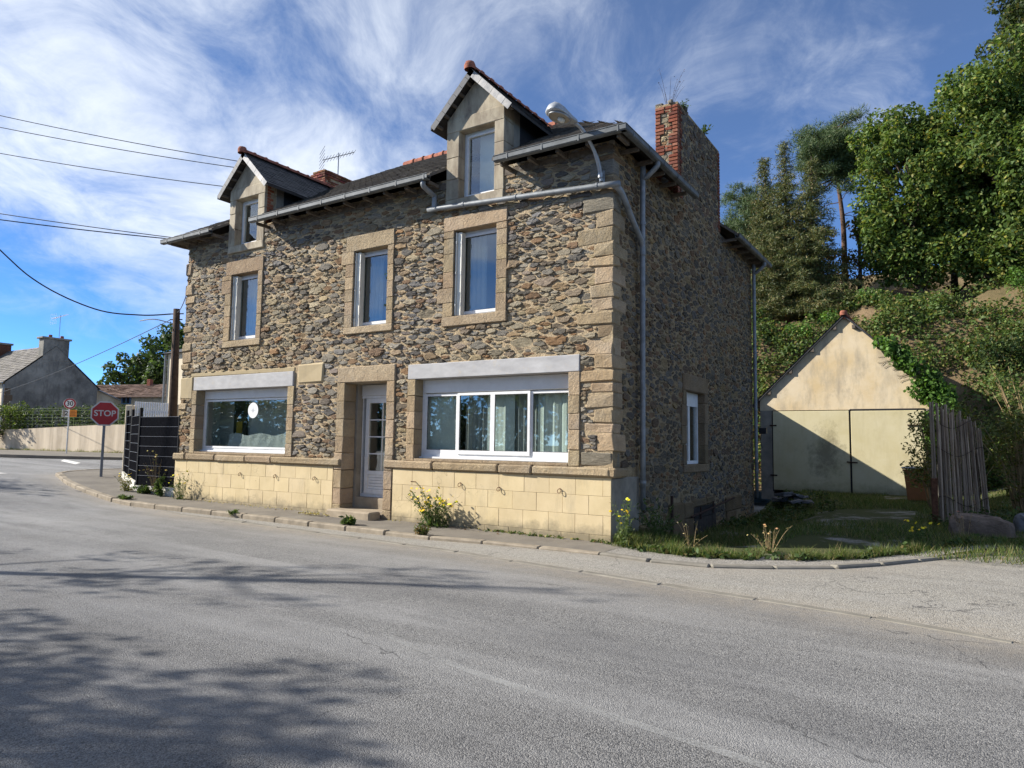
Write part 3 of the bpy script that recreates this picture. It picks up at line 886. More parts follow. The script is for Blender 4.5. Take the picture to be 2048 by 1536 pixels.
def stone_mesh(mb, P, frame, col, hmin=0.012, hmax=0.055):
    """one rough stone; frame(u, v, out) -> xyz"""
    # split long edges so the outline is not straight
    Q = []
    for i in range(len(P)):
        a, b = P[i], P[(i + 1) % len(P)]
        Q.append(a)
        L = math.hypot(b[0] - a[0], b[1] - a[1])
        if L > 0.06:
            j = 0.13 * L
            Q.append(((a[0] + b[0]) / 2 + rnd.uniform(-j, j), (a[1] + b[1]) / 2 + rnd.uniform(-j, j)))
    n = len(Q)
    cx = sum(p[0] for p in Q) / n; cy = sum(p[1] for p in Q) / n
    Q = [(cx + (x - cx) * rnd.uniform(.88, 1.0), cy + (y - cy) * rnd.uniform(.84, 1.0)) for x, y in Q]
    A = math.sqrt(abs(area(P)))
    h = rnd.uniform(hmin, hmax) * min(1.0, 0.45 + A * 3.2)
    tx = rnd.uniform(-.12, .12); ty = rnd.uniform(-.28, .28)
    def ring(s, hh, jit):
        out = []
        for x, y in Q:
            k = s * rnd.uniform(0.93, 1.05)
            dx, dy = (x - cx) * k, (y - cy) * k
            out.append(frame(cx + dx, cy + dy, max(0.002, hh + tx * dx + ty * dy + rnd.uniform(-jit, jit)) if hh > 0 else hh))
        return out
    vs = ring(1.0, -0.012, 0) + ring(rnd.uniform(.95, 1.0), h * 0.8, h * 0.22) + ring(rnd.uniform(.6, .85), h, h * 0.26) + [frame(cx, cy, h * rnd.uniform(.92, 1.12))]
    fs = []
    for r in range(2):
        for i in range(n):
            fs.append([r * n + i, r * n + (i + 1) % n, (r + 1) * n + (i + 1) % n, (r + 1) * n + i])
    for i in range(n):
        fs.append([2 * n + i, 2 * n + (i + 1) % n, 3 * n])
    cols = col
    mb.add(vs, fs, cols)
def lay_rubble(cells, frame, pal, parent, solo_cells, hmin, hmax, name='rubble'):
    mb = MB(); mb2 = None
    solo = set(id(c) for c in solo_cells)
    for P in cells:
        col = pick(pal)
        cu = sum(p[0] for p in P) / len(P); cv = sum(p[1] for p in P) / len(P)
        reg = .5 + .3 * math.sin(cu * 1.1 + 1.7 * math.sin(cv * .9)) + .2 * math.sin(cv * 2.3 - cu * .7)
        hm = 0.55 + 0.65 * reg
        wa = .5 + .5 * math.sin(cu * .8 - cv * 1.3 + 1.1)
        col = (col[0] * (.92 + .16 * wa), col[1] * (.95 + .07 * wa), col[2] * (1.06 - .16 * wa))
        if id(P) in solo:
            one = MB(); stone_mesh(one, P, frame, col, hmin + .006 * hm, hmax * hm); one.build('wall_stone', 'stone', parent)
        else:
            stone_mesh(mb, P, frame, col, hmin, hmax * hm)
    o = mb.build(name, 'stone', parent)
    o['kind'] = 'stuff'
    return o
def wall_sheet(rect, holes, frame, mb, flip=False):
    """flat sheet with rectangular holes"""
    us = sorted({rect[0], rect[1]} | {h[k] for h in holes for k in (0, 1) if rect[0] < h[k] < rect[1]})
    vs = sorted({rect[2], rect[3]} | {h[k] for h in holes for k in (2, 3) if rect[2] < h[k] < rect[3]})
    for a, b in zip(us[:-1], us[1:]):
        for c, d in zip(vs[:-1], vs[1:]):
            m = ((a + b) / 2, (c + d) / 2)
            if any(h[0] < m[0] < h[1] and h[2] < m[1] < h[3] for h in holes): continue
            q = [frame(a, c), frame(b, c), frame(b, d), frame(a, d)]
            mb.add(q, [[3, 2, 1, 0] if flip else [0, 1, 2, 3]])

# ------------------------------------------------------------------ the stone house
def warm(): 
    k = rnd.uniform(.78, 1.08); return (k * rnd.uniform(.97, 1.04), k, k * rnd.uniform(.93, 1.03))
house = tag(empty('stone_house'), 'two storey rubble stone house with slate roof and cream plinth', 'house')
W0, D0 = -12.3, 9.25
ZW = 6.82
UP = [dict(o=(-10.6, -9.16, 3.85, 6.02), i=(-10.36, -9.335, 4.02, 5.68)), dict(o=(-6.35, -4.945, 3.88, 6.04), i=(-6.11, -5.12, 4.03, 5.70)), dict(o=(-3.63, -2.135, 3.84, 6.02), i=(-3.38, -2.37, 4.03, 5.73))]
SHOP1 = dict(i=(-11.58, -8.10, 1.21, 2.82), lint=(-11.73, -7.92, 2.82, 3.165), jl=-11.78, jr=-7.88)
SHOP2 = dict(i=(-4.27, -0.82, 1.21, 2.84), lint=(-4.475, -0.606, 2.84, 3.14), jl=-4.48, jr=-0.6)
DOOR = (-6.24, -5.04, 0.0, 2.83)
DORM = [dict(c=-9.885, x0=-10.57, x1=-9.20, i=(-10.33, -9.46, 6.42, 7.60)), dict(c=-2.92, x0=-3.61, x1=-2.23, i=(-3.30, -2.455, 6.37, 7.74))]
SWIN = dict(o=(3.43, 5.08, 1.03, 3.11), i=(3.63, 4.86, 1.2, 2.76))

def house_walls():
    ff = lambda u, v, h=0.0: (u, -h, v)
    sf = lambda u, v, h=0.0: (h, u, v)
    holes = [w['i'] for w in UP] + [SHOP1['i'], SHOP2['i'], DOOR] + [d['i'] for d in DORM]
    mb = MB()
    wall_sheet((W0, 0, -0.3, ZW), holes, ff, mb)
    wall_sheet((W0, 0, -0.3, ZW), holes, lambda u, v: (u, 0.32, v), mb, True)
    front = mb.build('front_wall', 'mortar', house)
    mb = MB()
    wall_sheet((0, D0, -0.4, ZW), [SWIN['i']], sf, mb)
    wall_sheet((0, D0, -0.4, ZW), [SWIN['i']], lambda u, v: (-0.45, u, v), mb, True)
    side = mb.build('side_wall', 'shaded_mortar', house)
    mb = MB()
    mb.box(W0, W0 + 0.4, 0.33, D0, -0.3, ZW - 0.02)
    mb.box(W0 + 0.4, -0.46, D0 - 0.4, D0, -0.3, ZW - 0.02)
    mb.build('rear_wall', 'render', house)
    # interior shell seen through the panes
    mb = MB()
    for z0, z1, yb in ((0.3, 3.25, 3.6), (3.42, 6.3, 3.4)):
        mb.add([(-11.85, .33, z0), (-.46, .33, z0), (-.46, yb, z0), (-11.85, yb, z0), (-11.85, .33, z1), (-.46, .33, z1), (-.46, yb, z1), (-11.85, yb, z1)], [[0, 1, 2, 3], [4, 7, 6, 5], [2, 3, 7, 6], [0, 3, 7, 4], [1, 5, 6, 2]])
        for x in (-7.2, -4.6):
            mb.box(x - .06, x + .06, .34, yb - .01, z0 + .01, z1 - .01)
    mb.build('interior', 'plaster', house)
    # --- quoins
    ex_f = []; ex_s = []
    z = 1.22
    long_ = True
    while z < 6.55:
        hgt = min(rnd.uniform(0.17, 0.33), 6.6 - z)
        lf = rnd.uniform(.38, .72) if long_ else rnd.uniform(.26, .42); ls = rnd.uniform(.24, .34) if long_ else rnd.uniform(.36, .56)
        if z > 5.3: lf *= .8
        pr = rnd.uniform(.01, .034)
        top = z + hgt - .014
        mat, colr = ('granite', warm()) if z < 5.5 and rnd.random() < .88 else ('stone', pick(FRONT_PAL))
        MB().cbox(-lf, pr * .8, -pr, ls, z, top, .018, .022, colr).build('quoin', mat, house)
        ex_f.append((-lf, 0.3, z, top)); ex_s.append((-.3, ls, z, top))
        z += hgt; long_ = not long_
    z = 1.22; long_ = False
    while z < 6.2:
        hgt = min(rnd.uniform(0.18, 0.36), 6.3 - z)
        if rnd.random() < .62:
            lf = rnd.uniform(.3, .6) if long_ else rnd.uniform(.2, .36); pr = rnd.uniform(.03, .05)
            if not (z > 2.6 and z < 3.2):
                MB().cbox(W0 - pr, W0 + lf, -pr, .4, z, z + hgt - .014, .03, .014, warm()).build('quoin', 'granite', house)
                ex_f.append((W0 - .3, W0 + lf, z, z + hgt - .014))
        z += hgt; long_ = not long_
    # --- cream render scraps by the first shop window
    MB().cbox(-7.8, -6.95, -.03, .02, 2.88, 3.3, .03, .03, (.72, .72, .74)).build('render_patch', 'cream_block', house)
    ex_f.append((-7.85, -6.95, 2.85, 3.3))
    MB().cbox(-11.9, -7.9, -.022, .02, 3.17, 3.27, .012, .012, (.62, .62, .62)).build('render_patch', 'cream_block', house)
    ex_f.append((-11.9, -7.9, 3.1, 3.27))
    MB().cbox(W0 - .02, -11.79, -.025, .02, 2.62, 3.17, .02, .02, (.65, .65, .66)).build('render_patch', 'cream_block', house)
    ex_f.append((W0, -11.79, 2.62, 3.17))
    # --- exclusions of openings and dressed stone
    ex_f += [w['o'] for w in UP] + [(SHOP1['jl'], SHOP1['jr'], 1.0, 3.17), (SHOP2['jl'], SHOP2['jr'], 1.0, 3.145), (-6.48, -4.81, -.3, 3.18), SHOP1['lint'], SHOP2['lint']]
    ex_f += [(d['x0'] - .03, d['x1'] + .03, 6.19 if k == 0 else 6.17, 7.5) for k, d in enumerate(DORM)]
    ex_s += [SWIN['o'], (-.3, 1.1, -.3, 1.2), (2.55, 3.3, -.4, .55), (3.3, 5.75, -.4, .42), (6.4, 7.9, -.4, .4)]
    cf = rubble_cells(W0, 0.03, 1.22, ZW, ex_f, 3, 2.5, ((40, .07, .095), (420, .046, .066), (2600, .030, .045), (9000, .016, .028)))
    cs = rubble_cells(0.02, D0, -0.3, ZW, ex_s, 5, 1.9, ((45, .075, .1), (420, .05, .072), (2100, .033, .048), (6000, .019, .031)), gap=(.002, .0085))
    def shows(P):      # how large it shows in the photograph
        u = sum(p[0] for p in P) / len(P)
        return abs(area(P)) / ((u - 4.88) ** 2 + 10.7 ** 2)
    cf_sorted = sorted(cf, key=shows, reverse=True)
    lay_rubble(cf, ff, FRONT_PAL, front, cf_sorted[:300], .007, .054)
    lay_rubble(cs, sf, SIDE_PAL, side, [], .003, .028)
    house_walls.front = front; house_walls.side = side
    # --- chimney stack on the side wall
    ch = MB().box(-.49, -.005, 3.27, 6.28, 6.0, 8.93).build('chimney', 'shaded_mortar', house)
    fr = lambda u, v, h=0.0: (h - .004, u, v)
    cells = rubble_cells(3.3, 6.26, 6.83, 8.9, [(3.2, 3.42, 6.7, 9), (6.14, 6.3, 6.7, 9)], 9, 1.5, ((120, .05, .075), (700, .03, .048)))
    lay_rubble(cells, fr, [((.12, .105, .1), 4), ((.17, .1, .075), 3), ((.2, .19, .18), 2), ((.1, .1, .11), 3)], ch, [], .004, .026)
    BR = [(.29, .10, .062), (.34, .135, .085), (.24, .08, .052), (.33, .15, .10), (.19, .075, .055)]
    z = 6.86; k = 0
    while z < 8.86:
        hb = .062
        wl = .12 if (k // 3) % 2 else .21; wr = .21 if (k // 3) % 2 else .12
        for x0, x1 in ((-.5, -.5 + wl), (-wr + .006, .006)):
            c = rnd.choice(BR); q = rnd.uniform(.8, 1.2); pr = rnd.uniform(.0, .012)
            MB().cbox(x0 + .004, x1 - .004, 3.27 - .025 - pr, 3.36, z, z + hb, .006, .003, tuple(t * q for t in c)).build('brick', 'brick', ch)
        if rnd.random() < .45 and (k // 3) % 2 == 0 or z > 8.7:
            c = rnd.choice(BR); MB().cbox(-.28, -.13, 3.25, 3.36, z, z + hb, .006, .003, c).build('brick', 'brick', ch)
        for y0, y1 in ((3.365, 3.365 + rnd.choice((.08, .16))), (6.28 - rnd.choice((.1, .2)), 6.285)):
            c = rnd.choice(BR); q = rnd.uniform(.5, .8)
            MB().cbox(-.05, .012, y0, y1, z, z + hb, .006, .003, tuple(t * q for t in c)).build('brick', 'brick', ch)
        z += .078; k += 1
    fr2 = lambda u, v, h=0.0: (u, 3.27 - h, v)
    cells = rubble_cells(-.37, -.13, 6.84, 8.8, [], 21, 1.3, ((40, .045, .06), (160, .028, .04)))
    lay_rubble(cells, fr2, FRONT_PAL, ch, [], .004, .03)
    mb = MB()
    for i in range(26):
        x = rnd.uniform(-.48, -.06); y = 3.3 + 2.9 * i / 26
        s = rnd.uniform(.08, .2)
        mb.cbox(x - s / 2, x + s / 2, y - .08, y + .1, 8.9, 8.93 + rnd.uniform(.03, .1), .02, .015, pick(SIDE_PAL))
    mb.build('broken_cap', 'stone', ch)['kind'] = 'stuff'
    # --- left chimney, brick
    c2 = MB().box(-12.2, -11.6, 3.95, 5.15, 7.0, 9.9).build('chimney', 'mortar', house)
    mb = MB()
    z = 8.4; k = 0
    while z < 9.98:
        big = z > 9.78
        e = .03 if big else .0
        x = -12.2 - e + (.11 if k % 2 else 0)
        while x < -11.6 + e:
            mb.cbox(x, min(x + .21, -11.6 + e), 3.93 - e, 4.05, z, z + .06, .006, .004, tuple(t * rnd.uniform(.7, 1.1) for t in rnd.choice(BR))); x += .22
        y = 3.95 - e + (.11 if k % 2 else 0)
        while y < 5.15 + e:
            if big or k % 4 < 2 or y < 4.15:
                mb.cbox(-11.7, -11.585 + e, y, min(y + .21, 5.17 + e), z, z + .06, .006, .004, tuple(t * rnd.uniform(.6, .95) for t in rnd.choice(BR)))
            y += .22
        z += .075; k += 1
    mb.build('bricks', 'brick', c2)['kind'] = 'stuff'
    MB().cbox(-11.99, -11.85, 3.88, 3.92, 9.55, 9.75, .01).build('vent_plate', 'white_frame', c2)

def plinth():
    # ledge
    def ledge(xs):
        for a, b in zip(xs[:-1], xs[1:]):
            MB().cbox(a + .006, b - .006, -.115 + rnd.uniform(-.01, .01), .02, 1.05, 1.215, .03, .008, warm()).build('ledge_stone', 'granite', house)
    ledge([-12.38, -11.85, -10.62, -9.45, -8.5, -6.26])
    ledge([-5.03, -3.75, -2.22, -1.5, 0.0])
    MB().cbox(-.1, .1, -.105, .42, 1.045, 1.21, .03, .008, warm()).build('ledge_stone', 'granite', house)
    # cream blocks
    rows = [(.742, 1.05), (.424, .742), (.106, .424), (-.14, .106)]
    for xa, xb in ((-12.33, -6.5), (-4.79, .0)):
        back = MB().box(xa + .01, xb - .01, -.048, .02, -.2, 1.04).build('plinth', 'render', house)
        for r, (z0, z1) in enumerate(rows):
            x = xa; first = True
            while x < xb - .02:
                w = rnd.uniform(.49, .54) * (0.5 if first and r % 2 else 1)
                x1 = min(x + w, xb)
                if xb - x1 < .12: x1 = xb
                k = rnd.uniform(.95, 1.04)
                MB().cbox(x + .0018, x1 - .0018, -.06 + rnd.uniform(-.002, .002), -.02, z0 + .0018, z1 - .0018, .0035, .0012, (k, k, k * rnd.uniform(.97, 1.02))).build('plinth_block', 'cream_block', back)
                x = x1; first = False
    # end of the plinth on the side wall, cement rendered
    MB().cbox(-.02, .028, -.045, 1.05, -.3, 1.04, .02, .01).build('corner_render', 'render', house)
    # mooring rings
    for x, z in ((-9.62, .80), (-8.35, .80), (-7.05, .80), (-3.08, .84), (-2.2, .8), (-.95, .83)):
        mb = MB()
        mb.tube([(x, -.05, z), (x, -.09, z)], .008, 6)
        th = [(x + .035 * math.sin(t), -.085 - .012 * (1 - math.cos(t)), z - .035 + .035 * math.cos(t)) for t in np.linspace(0, 2 * math.pi, 13)]
        mb.tube(th, .006, 5, False)
        mb.build('tie_ring', 'rust', house)
    MB().tube([(-4.18, -.05, .81), (-4.22, -.16, .82)], .01, 6).build('tie_pin', 'rust', house)

def window_upper(w, k):
    o, i = w['o'], w['i']
    y = .16
    fr = MB().ring(i[0], i[1], i[2], i[3], y, y + .07, .05, .06, .055)
    fr.ring(i[0] + .052, i[1] - .052, i[2] + .062, i[3] - .057, y - .018, y + .05, .055)
    fr.box(i[0] + .02, i[1] - .02, y - .05, y, i[2] + .0, i[2] + .03)
    win = fr.build('window', 'white_frame', house)
    MB().ring(i[0] + .107, i[1] - .107, i[2] + .117, i[3] - .112, y - .006, y + .011, .008).build('gasket', 'sign_black', win)
    MB().cbox(i[0] + .125, i[0] + .145, y - .055, y - .03, i[2] + .62, i[2] + .74, .004).build('handle', 'steel', win)
    MB().box(i[0] + .1, i[1] - .1, y + .012, y + .02, i[2] + .11, i[3] - .105).build('pane', 'glass', win)
    # dressed granite surround
    MB().cbox(o[0], o[1], -.05, .3, i[3], o[3], .012, .006, warm()).build('lintel', 'granite', win)
    MB().cbox(o[0] - .01, o[1] + .01, -.055, .3, o[2], i[2], .014, .006, warm()).build('sill', 'granite', win)
    for x0, x1 in ((o[0], i[0]), (i[1], o[1])):
        z = i[2]
        while z < i[3] - .01:
            z1 = min(z + rnd.uniform(.27, .36), i[3])
            if i[3] - z1 < .12: z1 = i[3]
            e = rnd.choice((0, 0, .0, .14)) if x0 == o[0] else 0
            MB().cbox(x0 - e, x1, -.048 + rnd.uniform(-.003, .003), .3, z + .002, z1 - .002, .008, .004, warm()).build('jamb_block', 'granite', win)
            z = z1
    # folded white shutter leaves in the left reveal
    for q in range(2):
        x0 = (i[0] + .02, i[0] + .05)[q]; x1 = (i[0] + .044, i[0] + .15)[q]
        sh = MB().cbox(x0, x1, (-.01, .02)[q], .15, i[2] + .02, i[3] - .03, .004).build('shutter', 'cream_paint', win)
        if True:
            for zz in (.14, .5, .86):
                z = i[2] + (i[3] - i[2]) * zz
                MB().box(x1 - .014, x1 + .004, (-.02, .008)[q], (-.008, .022)[q], z - .035, z + .035).build('hinge', 'steel', sh)
    # curtain behind the pane
    cw = .42 if k else .5
    mb = MB(); n = 14; V = []
    for j in range(n + 1):
        x = i[0] + .08 + (i[1] - i[0]) * cw * j / n
        V += [(x, .40 + .018 * math.sin(j * 1.7), i[2] - .1), (x, .40 + .018 * math.sin(j * 1.7), i[3] + .1)]
    mb.add(V, [[2 * j, 2 * j + 2, 2 * j + 3, 2 * j + 1] for j in range(n)])
    mb.build('curtain', 'grey_curtain', win, True)

def shop_window(s, two):
    i = s['i']
    y = .2
    x0, x1 = i[0], i[1]
    fr = MB().ring(x0, x1, 1.30, i[3], y, y + .09, .075, .07, .05)
    fr.box(x0 - .0, x1 + .0, y - .07, y + .03, 1.275, 1.31)
    win = fr.build('shop_window', 'white_frame', house)
    MB().cbox(x0 + .003, x1 - .003, -.04, .25, 1.214, 1.268, .01, .004, (.8, .8, .8)).build('sill', 'granite', win)
    boxh = .27 if two else .22
    MB().cbox(x0 + .06, x1 - .06, y - .03, y + .08, i[3] - boxh, i[3] - .005, .006).build('roller_shutter_box', 'shutter_box', win)
    zt = i[3] - boxh - .015
    if two:
        n = 4; wv = (x1 - x0 - .15) / n
        for j in range(n):
            a = x0 + .075 + wv * j; b = a + wv
            yo = .012 if j in (0, 3) else -.016
            st = .05
            sash = MB().ring(a, b, 1.37, zt, y - .01 + yo, y + .03 + yo, st, .075, .05).build('sash', 'white_frame', win)
            MB().ring(a + st, b - st, 1.445, zt - .05, y - .008 + yo, y + .003 + yo, .009).build('gasket', 'sign_black', sash)
            MB().box(a + st, b - st, y + .004 + yo, y + .010 + yo, 1.445, zt - .05).build('pane', 'glass', sash)
        def drape(xa, xb, mat, yb, amp, f):
            V = []; n = 30
            for j in range(n + 1):
                x = xa + (xb - xa) * j / n
                yy = yb + amp * math.sin(j * f) + amp * .5 * math.sin(j * 2.3 * f)
                V += [(x, yy, 1.2), (x, yy, 2.8)]
            MB().add(V, [[2 * j, 2 * j + 2, 2 * j + 3, 2 * j + 1] for j in range(n)]).build('curtain', mat, win, True)
        drape(x0 + .02, x0 + .80, 'curtain', .33, .004, .3)
        drape(x0 + .95, x0 + 1.55, 'grey_curtain', .40, .03, 1.1)
        drape(x0 + 1.50, x0 + 2.12, 'curtain', .34, .006, .5)
        drape(x0 + 2.1, x0 + 2.75, 'grey_curtain', .40, .03, 1.1)
        drape(x0 + 2.62, x0 + 3.42, 'curtain', .35, .022, .8)
    else:
        MB().ring(x0 + .075, x1 - .075, 1.37, zt, y - .015, y + .03, .045).build('sash', 'white_frame', win)
        MB().box(x0 + .12, x1 - .12, y + .004, y + .010, 1.415, zt - .045).build('pane', 'glass', win)
        # things seen behind the pane
        st = MB()
        cx, cz = -9.6, 2.30; yy = y - .006
        st.add([(cx + .19 * math.cos(t), yy, cz + .19 * math.sin(t)) for t in np.linspace(0, 2 * math.pi, 41)[:-1]] + [(cx + .19 * math.cos(t), yy - .003, cz + .19 * math.sin(t)) for t in np.linspace(0, 2 * math.pi, 41)[:-1]],
               [list(range(40)), list(range(40, 80))[::-1]] + [[j, j + 40, (j + 1) % 40 + 40, (j + 1) % 40] for j in range(40)])
        sk = st.build('round_sticker', 'sign_white', win)
        star = MB(); pts = []
        for j in range(16):
            r = (.14, .03, .085, .03)[j % 4]; t = j * math.pi / 8
            pts.append((cx + r * math.sin(t), cz + r * math.cos(t)))
        for j in range(0, 16, 2):
            a, b, c = pts[j - 1], pts[j], pts[(j + 1) % 16]
            star.add([(a[0] * .3 + cx * .7, yy - .006, a[1] * .3 + cz * .7), (b[0], yy - .006, b[1]), (c[0] * .3 + cx * .7, yy - .006, c[1] * .3 + cz * .7)], [[0, 1, 2]])
        star.build('compass_star', 'steel', sk)
        MB().box(-11.82, -7.4, .85, .9, .4, 3.2).build('display_backing', 'plaster', win)
        MB().box(-11.15, -10.62, .78, .83, .9, 2.62).build('dark_panel', 'sign_black', win)
        MB().box(-11.0, -10.78, .76, .779, 1.75, 2.05).build('yellow_notice', 'yellow_curtain', win)
        V = []; n = 24; mz = 12
        for j in range(n + 1):
            for q in range(mz + 1):
                V.append((-10.9 + 3.0 * j / n, .5 + .04 * math.sin(j * .7 + q * .5) + .02 * math.sin(j * 2.2 - q), .5 + (1.22 + .03 * math.sin(j * .8)) * q / mz))
        MB().add(V, [[j * (mz + 1) + q, (j + 1) * (mz + 1) + q, (j + 1) * (mz + 1) + q + 1, j * (mz + 1) + q + 1] for j in range(n) for q in range(mz)]).build('plastic_sheet', 'white_sheet', win, True)
        for q in range(9):
            MB().box(-8.42, -8.2, .45, .46, 1.5 + q * .12, 1.57 + q * .12).build('blind_slat', 'white_sheet', win)
    MB().cbox(*s['lint'][:2], -.045, .3, *s['lint'][2:], .01, .003).build('lintel', 'concrete', win)
    for xa, xb in ((s['jl'], i[0]), (i[1], s['jr'])):
        z = 1.217
        while z < i[3] - .01:
            z1 = min(z + rnd.uniform(.26, .36), i[3])
            if i[3] - z1 < .12: z1 = i[3]
            MB().cbox(xa, xb, -.042 + rnd.uniform(-.004, .004), .3, z + .002, z1 - .003, .01, .005, warm()).build('jamb_block', 'granite', win)
            z = z1

def front_door():
    x0, x1 = DOOR[0], DOOR[1]
    y = .46
    fr = MB().ring(x0, x1, .40, 2.82, y, y + .08, .07, .07, .05)
    door = fr.build('front_door', 'white_frame', house)
    MB().cbox(x0 + .06, x1 - .03, y - .05, y + .02, 2.58, 2.815, .006).build('roller_shutter_box', 'shutter_box', door)
    MB().box(x0 + .06, x1 - .03, y - .03, y + .01, 2.525, 2.575).build('transom', 'white_frame', door)
    a, b = x0 + .17, x1 - .07
    lf = MB().ring(a, b, .47, 2.52, y - .02, y + .04, .1, .10, .10)
    lf.box(a + .1, b - .1, y - .018, y + .035, .88, .96)
    lf.build('door_leaf', 'white_frame', door)
    for q in range(5):
        MB().cbox(a + .1, b - .1, y + .0, y + .02, .572 + q * .062, .572 + q * .062 + .057, .005).build('panel_board', 'white_frame', door)
    ga, gb, gz0, gz1 = a + .1, b - .1, .96, 2.42
    MB().box(ga, gb, y + .008, y + .014, gz0, gz1).build('pane', 'glass', door)
    gb_ = MB()
    for q in range(1, 4): gb_.box(ga, gb, y - .004, y + .02, gz0 + (gz1 - gz0) * q / 4 - .012, gz0 + (gz1 - gz0) * q / 4 + .012)
    for q in (1,): gb_.box(ga + (gb - ga) * q / 2 - .01, ga + (gb - ga) * q / 2 + .01, y - .0035, y + .0195, gz0, gz1)
    gb_.build('glazing_bars', 'white_frame', door)
    mb = MB().box(a + .03, a + .06, y - .06, y - .02, 1.22, 1.25); mb.box(a + .03, a + .15, y - .07, y - .055, 1.22, 1.245)
    mb.build('handle', 'white_frame', door)
    MB().box(x0 + .2, x0 + .45, .9, .92, .9, 2.5).build('curtain', 'curtain', door)
    MB().box(x0 + .85, x1 + .1, .8, .82, .6, 2.5).build('curtain', 'yellow_curtain', door)
    # granite surround
    MB().cbox(-6.47, -4.815, -.055, .3, 2.83, 3.175, .02, .008, warm()).build('lintel', 'granite', door)
    for xa, xb in ((-6.48, x0), (x1, -4.81)):
        z = -.1
        while z < 2.82:
            z1 = min(z + rnd.uniform(.3, .42), 2.83)
            if 2.83 - z1 < .14: z1 = 2.83
            MB().cbox(xa, xb, -.072 if z < 1.0 else -.05, .3, z + .002, z1 - .002, .012, .006, warm()).build('jamb_block', 'granite', door)
            z = z1
    MB().box(x0 - .02, x0 + .05, .3, .47, .1, 2.83).build('cement_reveal', 'render', door)
    MB().box(x1 - .02, x1 + .02, .3, .47, .1, 2.83).build('cement_reveal', 'render', door)
    MB().box(x0, x1, .0, .5, 2.825, 2.86).build('cement_reveal', 'render', door)
    MB().cbox(x0 - .01, x1 + .01, .30, .56, .1, .40, .012, .004).build('threshold', 'step_stone', door)
    MB().box(x0, x1, -.05, .31, -.1, .17).build('threshold', 'step_stone', door)
    MB().cbox(x0 - .06, x1 - .01, -.42, -.075, -.1, .18, .03, .008).build('door_step', 'step_stone', door)

def side_window():
    o, i = SWIN['o'], SWIN['i']
    x = -.2
    fr = MB(); 
    def bx(y0, y1, z0, z1, a=x, b=x + .07): fr.box(a, b, y0, y1, z0, z1)
    bx(i[0], i[0] + .06, i[2], i[3]); bx(i[1] - .06, i[1], i[2], i[3]); bx(i[0] + .06, i[1] - .06, i[2], i[2] + .07); bx(i[0] + .06, i[1] - .06, i[3] - .3, i[3])
    bx((i[0] + i[1]) / 2 - .05, (i[0] + i[1]) / 2 + .05, i[2] + .07, i[3] - .3)
    win = fr.build('window', 'white_frame', house)
    MB().box(x + .02, x + .026, i[0] + .06, i[1] - .06, i[2] + .07, i[3] - .3).build('pane', 'glass', win)
    MB().box(x - .16, x - .15, i[0] + .0, i[1] - .0, i[2] - .1, i[3]).build('curtain', 'grey_curtain', win)
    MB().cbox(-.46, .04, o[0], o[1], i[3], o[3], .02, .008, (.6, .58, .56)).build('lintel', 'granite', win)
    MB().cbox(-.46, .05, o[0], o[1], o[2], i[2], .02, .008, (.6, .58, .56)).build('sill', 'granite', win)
    for y0, y1 in ((o[0], i[0]), (i[1], o[1])):
        z = i[2]
        while z < i[3] - .01:
            z1 = min(z + rnd.uniform(.3, .5), i[3])
            if i[3] - z1 < .15: z1 = i[3]
            e = rnd.choice((0, .1)) if y0 == o[0] else 0
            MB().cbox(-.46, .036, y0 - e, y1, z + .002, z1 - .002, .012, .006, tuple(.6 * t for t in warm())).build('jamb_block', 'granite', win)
            z = z1

def cellar_hatch():
    h = MB()
    h.box(-.05, .03, 4.0, 5.6, -.35, .28)
    hatch = h.build('cellar_hatch', 'black_board', house)
    for q in range(5):
        MB().cbox(.03, .055, 4.02 + q * .31, 4.02 + q * .31 + .3, -.33, .05, .006, .003).build('plank', 'dark_timber', hatch)
    MB().cbox(.02, .07, 4.0, 5.6, .07, .17, .01, .004).build('top_board', 'dark_timber', hatch)
    for y0, y1, z0, z1 in ((2.6, 3.4, -.35, .44), (3.42, 4.0, .1, .40), (4.02, 4.9, .29, .45), (4.92, 5.5, .3, .46), (6.45, 7.85, .02, .36), (6.5, 7.3, -.35, 0.01), (3.45, 4.0, -.35, .09), (1.15, 2.5, -.35, .1)):
        MB().cbox(-.02, .05, y0, y1, z0, z1, .025, .012, (.42, .4, .36)).build('granite_block', 'granite', hatch)
    MB().tube([(.1, 3.7, .12), (.1, 6.9, .34)], .022, 6).build('rusty_bar', 'rust_dark', hatch)
    MB().tube([(.09, 2.55, -.3), (.09, 2.55, .62)], .03, 6).build('rusty_post', 'rust_dark', hatch)
    for y, z in ((4.3, .13), (5.2, .2)):
        MB().tube([(.1, y, z - .1), (.1, y, z + .16)], .02, 6).build('bar_staple', 'rust_dark', hatch)
house_walls(); plinth()
for k, w in enumerate(UP): window_upper(w, k)
shop_window(SHOP1, False); shop_window(SHOP2, True); front_door(); side_window(); cellar_hatch()

